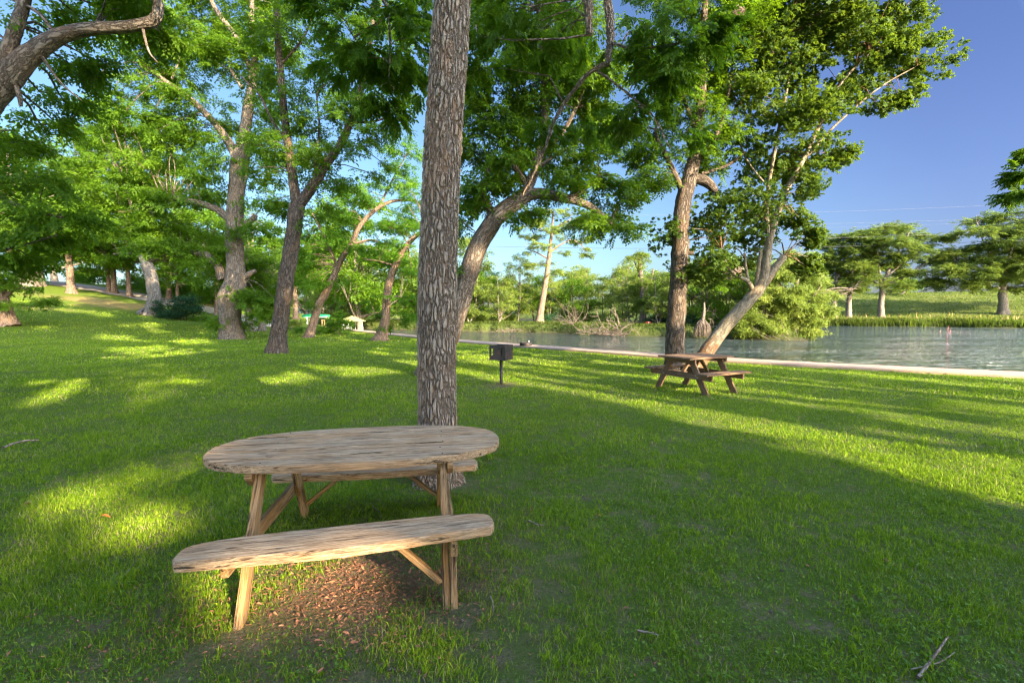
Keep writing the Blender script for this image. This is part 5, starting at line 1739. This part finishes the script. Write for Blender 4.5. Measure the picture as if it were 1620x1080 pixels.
ia = island_tree(742, 57, 7.2, 4.8, label='bushy island tree just right of the leaning pecan', trunk_h=1.2, tr=.11, kind='shrub', leaf='leaf_island', bark='bark_grey', rc=.75, ns=8, ss=.75, dens=1.25, group=IG, seed=21, multi=2, low=.55, blobs=12)
ib = island_tree(818, 58, 8.6, 4.4, label='slender open island tree left of the feathery cypress', trunk_h=2.2, tr=.09, kind='shrub', leaf='leaf_island', bark='dead_wood', rc=.6, ns=7, ss=.65, dens=1.0, group=IG, seed=22, multi=2, low=.3, blobs=11)
ic = island_tree(905, 58, 6.6, 5.6, label='rounded dark green island tree right of the feathery cypress', trunk_h=1.4, tr=.12, kind='shrub', leaf='leaf_pecan', bark='bark_dark', rc=.8, ns=8, ss=.8, dens=1.3, group=IG, seed=23, multi=2, low=.3, blobs=12)
isl = [(725, 62, 'c', .9, 'low bushy island tree nearest the thick trunk'), (765, 60, 'c', 1.05, 'green island tree behind the park grill'), (790, 56, 'a', .8, 'short island bush with pale stems above the grill'),
       (845, 61, 'c', .95, 'island tree hiding the foot of the feathery cypress'), (868, 58, 'b', .75, 'thin island sapling right at the feathery cypress'), (930, 62, 'b', 1.0, 'tall wispy island tree left of the driftwood'),
       (955, 58, 'a', .95, 'bushy island tree behind the driftwood pile'), (985, 56, 'b', 1.05, 'wispy island tree with bare top twigs near the snag'), (1002, 52, 'a', .8, 'pale green island bush over the driftwood'),
       (1030, 52, 'c', 1.0, 'dark island tree behind the vine-covered snag'), (1042, 47, 'a', .75, 'hanging pale bush left of the dark upright trunk'), (1085, 48, 'a', 1.05, 'brushy island tree between the two lawn trunks'),
       (1105, 45, 'c', .95, 'dark leafy island tree above the hanging root mass'), (1140, 46, 'a', 1.1, 'tall brushy island tree behind the leaning sycamore'), (1165, 42, 'c', .8, 'dense green island bush right of the sycamore trunk'),
       (1195, 43, 'a', 1.0, 'yellow-green island tree left of the island tip'), (1225, 41, 'c', .62, 'low leafy island bush at the waterline'), (700, 66, 'a', 1.0, 'island tree half hidden by the thick trunk'),
       (680, 70, 'c', .9, 'green island tree behind the thick trunk'), (640, 72, 'a', .9, 'island tree behind the slender cypress'), (885, 66, 'c', 1.0, 'island tree deep behind the feathery cypress'), (800, 66, 'c', 1.1, 'island tree deep behind the grill')]
for i, (px, d, src, sc, lab) in enumerate(isl):
    x = (px - 810) / FPX * d
    copy_thing({'a': ia, 'b': ib, 'c': ic}[src], (x, d, isl_z(x, d)), i * 1.9 + .4, sc, lab, IG)


def itree(name, label, px, d, limbs, blobs, **kw):
    x = (px - 810) / FPX * d
    b = np.array([x, d, isl_z(x, d)])
    WL = []
    for i, L in enumerate(limbs):
        rows = [[*at(q[0], q[1], d + (q[3] if len(q) > 3 else 0)), q[2]] for q in L]
        if i == 0: rows.insert(0, [b[0], b[1], b[2] - .3, rows[0][2 + 1]])
        WL.append(np.array(rows))
    k = d / FPX; lr = random.Random(hash_name(label)); WB = []
    for q in blobs:
        dd = lr.uniform(-.6, .6) * q[2] * k
        WB.append((at(q[0], q[1], d + dd), np.array([q[2] * k, q[2] * k * .8, q[3] * k])))
    return make_tree(name, label, 'tree', b, WL, WB, **kw)


itree('cypress_tree', 'tall feathery cypress standing alone above the island bushes', 852, 54, [
    [(852, 522, .5), (856, 490, .36), (862, 455, .30), (867, 420, .26), (870, 395, .22), (873, 365, .15), (875, 335, .08)],
    [(869, 400, .14), (885, 388, .10), (905, 380, .06), (925, 392, .03)], [(868, 410, .10), (850, 400, .07), (835, 395, .03)], [(872, 370, .08), (852, 360, .05), (838, 352, .03)], [(873, 362, .08), (893, 352, .05), (905, 345, .03)]],
    [(872, 336, 22, 10), (850, 350, 26, 9), (900, 352, 22, 9), (880, 362, 22, 7), (842, 372, 20, 7), (910, 378, 24, 7), (925, 395, 9, 8), (858, 388, 20, 7), (840, 395, 14, 8), (885, 398, 14, 7), (862, 415, 14, 8), (875, 430, 12, 8), (845, 420, 8, 6), (870, 450, 10, 7), (855, 335, 12, 6), (895, 335, 10, 5), (832, 360, 8, 5)],
    kind='cypress', leaf='leaf_island', bark='bark_red', rc=.75, ns=7, ss=.8, dens=1.7, flat=.35, flare=.6)
itree('snag_tree', 'leafy vine-wrapped snag poking above the island bushes', 1014, 50, [
    [(1016, 520, .3), (1016, 470, .28), (1013, 430, .24), (1011, 400, .15)], [(1014, 440, .1), (1003, 412, .07), (996, 405, .04)], [(1016, 470, .12), (1030, 440, .1), (1034, 425, .06)]],
    [(1011, 402, 10, 8), (1000, 408, 6, 5), (1018, 412, 6, 8), (1011, 425, 5, 14), (1014, 450, 8, 10), (1030, 435, 6, 10), (1016, 480, 10, 14)],
    kind='shrub', leaf='leaf_island', bark='dead_wood', rc=.4, ns=8, ss=.5, dens=2.2)
itree('maple_tree', 'broad bright green tree leaning over the island tip', 1262, 39, [
    [(1258, 538, .18), (1258, 500, .16), (1260, 465, .13), (1262, 430, .09), (1262, 400, .04)], [(1258, 500, .08), (1285, 470, .06), (1300, 450, .03)], [(1259, 480, .08), (1235, 450, .06), (1222, 430, .03)], [(1258, 515, .06), (1290, 505, .05), (1308, 500, .02)], [(1258, 520, .06), (1230, 505, .04), (1210, 495, .02)]],
    [(1262, 412, 26, 20), (1235, 435, 24, 18), (1285, 440, 24, 18), (1295, 470, 22, 16), (1250, 465, 30, 18), (1302, 492, 16, 12), (1275, 495, 26, 14), (1230, 490, 26, 18), (1210, 470, 18, 18), (1255, 520, 34, 10), (1215, 515, 26, 14), (1295, 510, 14, 7), (1280, 528, 12, 6), (1185, 500, 20, 18), (1180, 525, 16, 9)],
    kind='shrub', leaf='leaf_island', bark='dead_wood', rc=.55, ns=11, ss=.6, dens=3.2, tint0=.62)
shrubs_island = [(905, 518, 'low dark bush at the waterline left of the driftwood'), (1045, 526, 'dark glossy bush at the waterline beside the dark trunk'), (745, 521, 'dark bush at the waterline near the thick trunk'),
                 (1005, 524, 'green bush right behind the driftwood pile'), (870, 521, 'reedy bush under the feathery cypress'), (800, 520, 'low green bush at the waterline behind the grill'), (1150, 533, 'shaded bush at the waterline behind the leaning sycamore'), (1085, 530, 'dark bush behind the hanging root mass')]
for i, (px, py, lab) in enumerate(shrubs_island):
    d = (EYE - WATER_Z) * FPX / (py + 3 - HOR) + 1.6
    x = (px - 810) / FPX * d; b = np.array([x, d, isl_z(x, d)])
    sb = [(b + np.array([random.uniform(-1.2, 1.2), random.uniform(-.5, .8), random.uniform(.2, .9)]), np.array([1.0, .8, .5]) * random.uniform(.7, 1.1)) for _ in range(5)]
    make_tree('shrub', lab, 'shrub', b, [np.array([[*b, .04], [*(b + [0, 0, .4]), .03], [*c, .012]]) for c, _ in sb], sb, kind='shrub', leaf=('leaf_pecan', 'leaf_shrub', 'leaf_island')[i % 3], bark='twig', rc=.5, ns=9, ss=.5, dens=2.3, flat=.7, flare=0,
              group='bushes at the island waterline', rough=.1)


def tangle(name, label, base, n, L, r, mat, dirs, cat='driftwood', sag=.3, spread=.5, seed=1, forks=3):
    lr = np.random.default_rng(seed); mb = MB()
    for i in range(n):
        a = np.array([lr.normal(0, spread), lr.normal(0, spread * .5), abs(lr.normal(0, .15))])
        d = np.array(dirs(lr)); d /= np.linalg.norm(d); l = L * lr.uniform(.5, 1.2)
        e = a + d * l; m = (a + e) / 2 + lr.normal(0, .08 * l, 3)
        P = spline([a, m, e + np.array([0, 0, -sag * lr.random() * l * .3])], 9)
        mb.tube(P, np.linspace(r * lr.uniform(.5, 1.2), r * .2, 9), 5)
        for f in range(forks):
            q = P[lr.integers(3, 8)]; dd = d + lr.normal(0, .6, 3); dd /= np.linalg.norm(dd)
            mb.tube(spline([q, q + dd * l * .2 + lr.normal(0, .03 * l, 3), q + dd * l * .38], 5), np.linspace(r * .4, r * .12, 5), 4)
    o = mb.build(name, M[mat], None, True, base)
    tag(o, label, cat)


tangle('driftwood_pile', 'grey tangle of bare driftwood branches at the island waterline', ((955 - 810) / FPX * 45, 45.5, WATER_Z + .05), 60, 1.7, .045, 'dead_wood', lambda q: (q.normal(0, 1), q.normal(-.2, .4), abs(q.normal(.25, .35))), 'driftwood', .3, 1.5, 3)
tangle('dead_branch', 'bleached dead treetop leaning out above the driftwood', ((905 - 810) / FPX * 49, 49, .4), 18, 2.3, .035, 'dead_wood', lambda q: (q.normal(-.3, .7), q.normal(-.2, .3), abs(q.normal(.8, .4))), 'dead branch', .3, .6, 4)
tangle('dead_branch', 'fallen pale limb reaching up from the driftwood to the right', ((975 - 810) / FPX * 46, 46.2, -.2), 5, 2.2, .08, 'dead_wood', lambda q: (q.normal(-.6, .4), q.normal(0, .2), abs(q.normal(.9, .3))), 'dead branch', .2, .4, 6)
tangle('dead_branch', 'bare grey twiggy branch between the dark trunk and the sycamore', ((1150 - 810) / FPX * 41, 41, .4), 14, 2.2, .04, 'dead_wood', lambda q: (q.normal(-.5, .7), q.normal(-.2, .3), abs(q.normal(.5, .4))), 'dead branch', .4, .8, 8)
tangle('dead_branch', 'thin sticks slanting into the water near the island tip', ((1228 - 810) / FPX * 37.8, 37.6, WATER_Z), 7, 1.6, .035, 'dead_wood', lambda q: (q.normal(-1, .2), q.normal(.3, .2), abs(q.normal(.75, .2))), 'dead branch', .1, .6, 9, 1)
tangle('driftwood_pile', 'small root tangle at the waterline behind the grill', ((805 - 810) / FPX * 52, 51.5, WATER_Z + .02), 26, .9, .035, 'dead_wood', lambda q: (q.normal(0, 1), q.normal(-.3, .4), abs(q.normal(.7, .4))), 'driftwood', 1.2, .9, 12)


def root_broom():
    d = 40.2; b = at(1111, 537, d); b[2] = WATER_Z
    top = at(1114, 478, d) - b; mid = at(1112, 505, d) - b
    lr = np.random.default_rng(5); mb = MB()
    mb.tube(spline([top, (top + mid) / 2 + [.05, 0, 0], mid], 10), np.linspace(.07, .17, 10), 8)
    for i in range(90):
        a = lr.uniform(0, 6.28); rr = .75 * math.sqrt(lr.random())
        e = np.array([mid[0] + math.cos(a) * rr, math.sin(a) * rr * .8, lr.uniform(.0, .35)])
        s = mid + np.array([math.cos(a) * .1, math.sin(a) * .1, lr.uniform(-.1, .1)])
        m = (s + e) / 2 + np.array([math.cos(a) * rr * .35, math.sin(a) * rr * .3, .1])
        mb.tube(spline([s, m, e], 8) + lr.normal(0, .015, (8, 3)), np.linspace(.028, .012, 8), 5)
    tag(mb.build('root_mass', M['dead_wood'], None, True, b), 'hanging broom-shaped root mass above the water left of the sycamore', 'roots')


root_broom()
for px, py, d, s, lab in ((1168, 20, 11.5, .16, 'brown squirrel nest high between pecan and sycamore crowns'), (1160, 428, 41, .9, 'reddish brown vine clump in the island trees behind the sycamore')):
    p = at(px, py, d); lr = np.random.default_rng(int(px)); mb = MB()
    for i in range(70):
        v = lr.normal(0, 1, 3); v /= np.linalg.norm(v); t = np.cross(v, lr.normal(0, 1, 3)); t /= np.linalg.norm(t)
        c = v * s * lr.uniform(.5, 1)
        mb.tube(spline([c - t * s * .7 - v * s * .2, c, c + t * s * .7 - v * s * .25], 5), s * .035, 4)
    tag(mb.build('nest', M['nest'], None, True, p), lab, 'nest')

# ================================================================== RIGHT BANK
CG = 'spreading cypresses on the far right bank'
CY = dict(kind='cypress', leaf='leaf_cypress', bark='bark_grey', group=CG, rc=1.5, ns=11, ss=1.35, dens=2.8, flat=.42, droop=.0, flare=.2, tw=1.6)


def bank_tree(label, px, py, limbs, blobs, d=None, **kw):
    b = on_ground(px, py) if d is None else at(px, py, d)
    b[2] = float(height(b[0], b[1])); d = b[1]
    WL = []
    for i, L in enumerate(limbs):
        rows = [[*at(q[0], q[1], d + (q[3] if len(q) > 3 else 0)), q[2] * .52] for q in L]
        if i == 0: rows.insert(0, [b[0], b[1], b[2] - .3, rows[0][3]])
        WL.append(np.array(rows))
    k = d / FPX; lr = random.Random(hash_name(label)); WB = []
    for q in blobs:
        dd = lr.uniform(-.7, .7) * q[2] * k
        WB.append((at(q[0], q[1], d + dd), np.array([q[2] * k, q[2] * k * .9, q[3] * k])))
    c = dict(CY); c.update(kw)
    return make_tree('cypress_tree', label, 'tree', b, WL, WB, **c)


bank_tree('flat-topped cypress in the middle of the far bank with a forked trunk', 1394, 506, [
    [(1394, 506, 1.1), (1394, 480, .85), (1397, 455, .75), (1405, 430, .5), (1420, 400, .3), (1440, 365, .12)], [(1395, 465, .5), (1392, 435, .4), (1388, 400, .25), (1385, 365, .1)], [(1398, 450, .4), (1425, 440, .3), (1460, 420, .2), (1490, 395, .08)],
    [(1396, 455, .3), (1370, 435, .2), (1345, 425, .1)], [(1400, 440, .3), (1430, 415, .25), (1470, 390, .1)]],
    [(1400, 362, 30, 7), (1430, 358, 24, 7), (1375, 378, 26, 7), (1450, 375, 28, 6), (1410, 385, 36, 7), (1475, 390, 22, 7), (1370, 402, 28, 7), (1440, 402, 36, 7), (1400, 420, 36, 7), (1360, 425, 22, 7), (1470, 412, 26, 6), (1430, 432, 30, 7), (1375, 442, 28, 6), (1455, 445, 24, 7), (1415, 450, 22, 6), (1485, 375, 10, 4)])
bank_tree('leftmost cypress on the far bank, dark trunk by the dead branch', 1319, 507, [
    [(1319, 507, 1.0), (1319, 480, .8), (1322, 450, .6), (1328, 410, .35), (1335, 375, .12)], [(1320, 455, .35), (1300, 430, .2), (1285, 420, .1)]],
    [(1335, 372, 22, 6), (1310, 385, 28, 7), (1345, 392, 24, 7), (1300, 405, 26, 8), (1335, 412, 28, 8), (1305, 430, 26, 9), (1340, 435, 24, 8), (1315, 452, 26, 8)], tint0=.4)
bank_tree('straight cypress just right of the leftmost one on the far bank', 1343, 507, [
    [(1343, 507, .95), (1343, 480, .75), (1346, 450, .55), (1350, 410, .35), (1358, 375, .1)]],
    [(1358, 370, 24, 6), (1375, 385, 20, 7), (1345, 395, 26, 7), (1365, 410, 26, 8), (1340, 425, 22, 8), (1365, 440, 22, 8), (1350, 455, 20, 7)], tint0=.42)
bank_tree('widest cypress at the right end of the bank with layered limbs', 1588, 497, [
    [(1588, 499, 1.5), (1587, 480, 1.15), (1586, 455, .95), (1590, 430, .6), (1600, 395, .4), (1610, 350, .12)], [(1586, 450, .5), (1560, 432, .4), (1530, 420, .25), (1490, 425, .1)], [(1588, 440, .5), (1570, 410, .35), (1555, 380, .2), (1545, 350, .08)],
    [(1590, 435, .4), (1625, 420, .3), (1660, 410, .1)], [(1586, 456, .35), (1550, 455, .25), (1515, 460, .1)]],
    [(1545, 350, 22, 8), (1600, 345, 26, 8), (1575, 365, 32, 8), (1530, 372, 24, 8), (1620, 372, 30, 9), (1550, 390, 36, 8), (1600, 395, 34, 8), (1515, 400, 26, 8), (1560, 412, 36, 8), (1495, 425, 24, 8), (1610, 418, 32, 8), (1535, 430, 34, 8), (1575, 440, 28, 7), (1500, 448, 24, 8), (1540, 452, 30, 7), (1620, 442, 26, 9), (1600, 455, 16, 6), (1650, 400, 40, 20), (1660, 440, 40, 16)])
bank_tree('slim leaning trunk right beside the widest cypress', 1578, 490, [[(1578, 492, .6), (1570, 475, .5), (1567, 455, .4), (1562, 430, .25), (1555, 410, .1)]],
          [(1558, 410, 20, 7), (1570, 430, 20, 7), (1550, 440, 20, 7)], d=98, tint0=.5)
bank_tree('low slanting trunk in the shade behind the flat-topped cypress', 1410, 493, [[(1410, 494, .6), (1416, 482, .5), (1422, 470, .4), (1440, 455, .2), (1460, 445, .1)]],
          [(1440, 450, 24, 7)], d=100, leaf='leaf_pecan', kind='shrub', ss=1.3, flat=.5)
bank_tree('dark cypress half cut off by the right edge of the picture', 1660, 500, [[(1660, 500, 1.0), (1660, 460, .7), (1662, 400, .4), (1668, 340, .1)]],
          [(1650, 380, 40, 14), (1680, 400, 50, 16), (1650, 420, 36, 10), (1660, 350, 30, 12)])
tangle('dead_branch', 'bleached horizontal dead limb in front of the leftmost bank cypress', at(1300, 462, 78), 4, 5.0, .16, 'dead_wood', lambda q: (1, q.normal(0, .1), q.normal(.02, .06)), 'dead branch', .1, .25, 15, 6)

# reeds and brush along the right bank
n = 26000
sx = rng.uniform(44, 100, n); so = np.abs(rng.normal(0, 2.2, n)) + .2
ys = 79 - .51 / .86 * (sx - 55.5) + so + (so / .86) * .15
hz = height(sx, ys)
k = (hz > WATER_Z - .05) & (ys < 100)
sx, ys = sx[k], ys[k]; n = len(sx)
pt = fbm(sx * .3, ys * .3, 5)
V, F, T = blades(sx, ys, (.35 + 1.1 * pt) * rng.uniform(.6, 1.3, n), np.full(n, .11), rng.beta(2, 2, n), np.clip(.15 + .9 * pt * np.clip((ys - 79 + .59 * (sx - 55.5)) / 3 + .2, .2, 1) + rng.normal(0, .12, n), 0, .92))
tag(mk('bank_reeds', V, F, M['reed'], None, False, {'tint': ('FACE', 'FLOAT', T)}), 'rough green brush lining the far right bank', 'reeds', kind='stuff')
m = rng.random(n) < .022
qx, qy = sx[m], ys[m] + 1.2
V, F, T = blades(qx, qy, rng.uniform(.8, 1.35, len(qx)), np.full(len(qx), .13), np.full(len(qx), .25), np.full(len(qx), .5))
tag(mk('seed_heads', V, F, M['reed_tip']), 'orange-tan seed heads standing above the far bank brush', 'seed heads', kind='stuff')
# meadow grass on the right hill
n = 40000
gx = rng.uniform(50, 150, n); gy = rng.uniform(72, 135, n)
s = .51 * (gx - 55.5) + .86 * (gy - 79); k = (s > 2) & (s < 46); gx, gy = gx[k], gy[k]; n = len(gx)
pt = fbm(gx * .12, gy * .12, 15)
V, F, T = blades(gx, gy, .10 + .16 * pt, np.full(n, .20), rng.beta(2, 2, n) * 1.3, np.clip(.1 + 1.1 * pt + rng.normal(0, .1, n), 0, .9))
tag(mk('meadow_grass', V, F, M['reed'], None, False, {'tint': ('FACE', 'FLOAT', T)}), 'rough meadow grass on the slope beyond the river', 'grass', kind='stuff')
# undergrowth along the island shore
n = 16000
ux = rng.uniform(-24, 25, n); uy = np.interp(ux, _ix, _iy) + rng.uniform(.6, 6, n); k = height(ux, uy) > WATER_Z + .1; ux, uy = ux[k], uy[k]; n = len(ux)
V, F, T = blades(ux, uy, rng.uniform(.12, .45, n), np.full(n, .06), rng.beta(2, 2, n) * 1.4, np.clip(rng.normal(.12, .14, n), 0, .9))
tag(mk('undergrowth', V, F, M['reed'], None, False, {'tint': ('FACE', 'FLOAT', T)}), 'green undergrowth covering the island bank', 'undergrowth', kind='stuff')

# far shore behind the island
FG = 'distant trees on the shore beyond the island'
far_c = grown('elm_tree', 'distant tree on the far shore in the middle', 'tree', (5, 176, .3), 11, 12, 2, .4, 'big', 'leaf_island', 'bark_grey', 2.2, 9, 2.0, 1.8, FG, 31, .5, low=.5)
for i in range(16):
    x = -95 + i * 15 + random.uniform(-4, 4); y = 176 - .2 * x + random.uniform(0, 12)
    if abs(x - 5) < 7: continue
    copy_thing(far_c, (x, y, float(height(x, y))), i * 1.7, random.uniform(.75, 1.2), 'distant tree in the hazy row beyond the island', FG)

# ================================================================== UNSEEN TREES ADDED BEHIND THE CAMERA (crowns cut to shape the lawn's shade)
BG = 'unseen trees added behind the viewer for shade'
for i, pk in enumerate((-22, -15.5, -9, -2.5, 4, 8.6)):
    c = SH * (20 + (i % 2) * 5) + PE * pk
    b = np.array([c[0], c[1], float(height(c[0], c[1]))])
    lr = random.Random(50 + i)
    limbs = [np.array([[*(b - [0, 0, .3]), .42], [*(b + [0, 0, 3]), .36], [*(b + [.2, 0, 8]), .3], [*(b + [0, .3, 17]), .2], [*(b + [.3, .3, 27]), .06]])]
    bl = []
    for q in range(8):
        a = q * .785; z = 3 + q % 4 * 2.1
        e = b + np.array([math.cos(a) * 3.4, math.sin(a) * 3.4, z + 1.0])
        limbs.append(np.array([[*(b + [0, 0, z - .8]), .14], [*((b + e) / 2 + [0, 0, z * .45 + .3]), .1], [*e, .04]]))
    for q in range(52):
        z = 1.9 + (q / 51) * 26; a = q * 2.4; r = 2.9 * (1 if z < 22 else .7)
        bl.append((b + np.array([math.cos(a) * r * lr.uniform(.2, 1), math.sin(a) * r * lr.uniform(.2, 1), z]), np.array([2.0, 2.0, .9])))
    make_tree('pecan_tree', ['broad shade pecan behind the viewer at the far left of its row', 'broad shade pecan behind the viewer, second in its row', 'broad shade pecan in the middle of the row behind the viewer',
                             'broad shade pecan behind the viewer, fourth in its row', 'broad shade pecan behind the viewer, fifth in its row', 'broad shade pecan behind the viewer at the river end of its row'][i], 'tree', b, limbs, bl, kind='big', leaf='leaf_pecan', bark='bark_pecan', group=BG,
              rc=1.0, ns=17, ss=.95, dens=2.4, flat=.6, lit_mask=True, seed=70 + i)
for i, (pk, av, h) in enumerate(((8.6, 17, 12), (10.9, 23, 13), (13.2, 17, 12), (15.9, 22, 12))):  # unseen young trees added so their cut crowns stripe the lawn with shadow
    c = SH * av + PE * pk; b = np.array([c[0], c[1], 0.]); lr = random.Random(90 + i)
    b[2] = float(height(b[0], b[1])) if b[1] < wall_y(b[0]) else 0
    limbs = [np.array([[*(b - [0, 0, .3]), .2], [*(b + [0, 0, 3]), .17], [*(b + [.2, 0, 6]), .12], [*(b + [0, .2, h]), .04]])]
    bl = [(b + np.array([lr.uniform(-1.4, 1.4), lr.uniform(-1.4, 1.4), 2.2 + (h - 2.2) * q / 13]), np.array([1.3, 1.3, .7])) for q in range(14)]
    make_tree('pecan_tree', ['young pecan behind the viewer nearest the shade row', 'taller young pecan behind the viewer towards the river', 'young pecan behind the viewer third from the shade row', 'outermost young pecan behind the viewer at the river'][i], 'tree', b, limbs, bl, kind='big', leaf='leaf_pecan', bark='bark_pecan',
              group=BG, rc=.8, ns=14, ss=.75, dens=2.2, lit_mask=True, seed=95 + i)
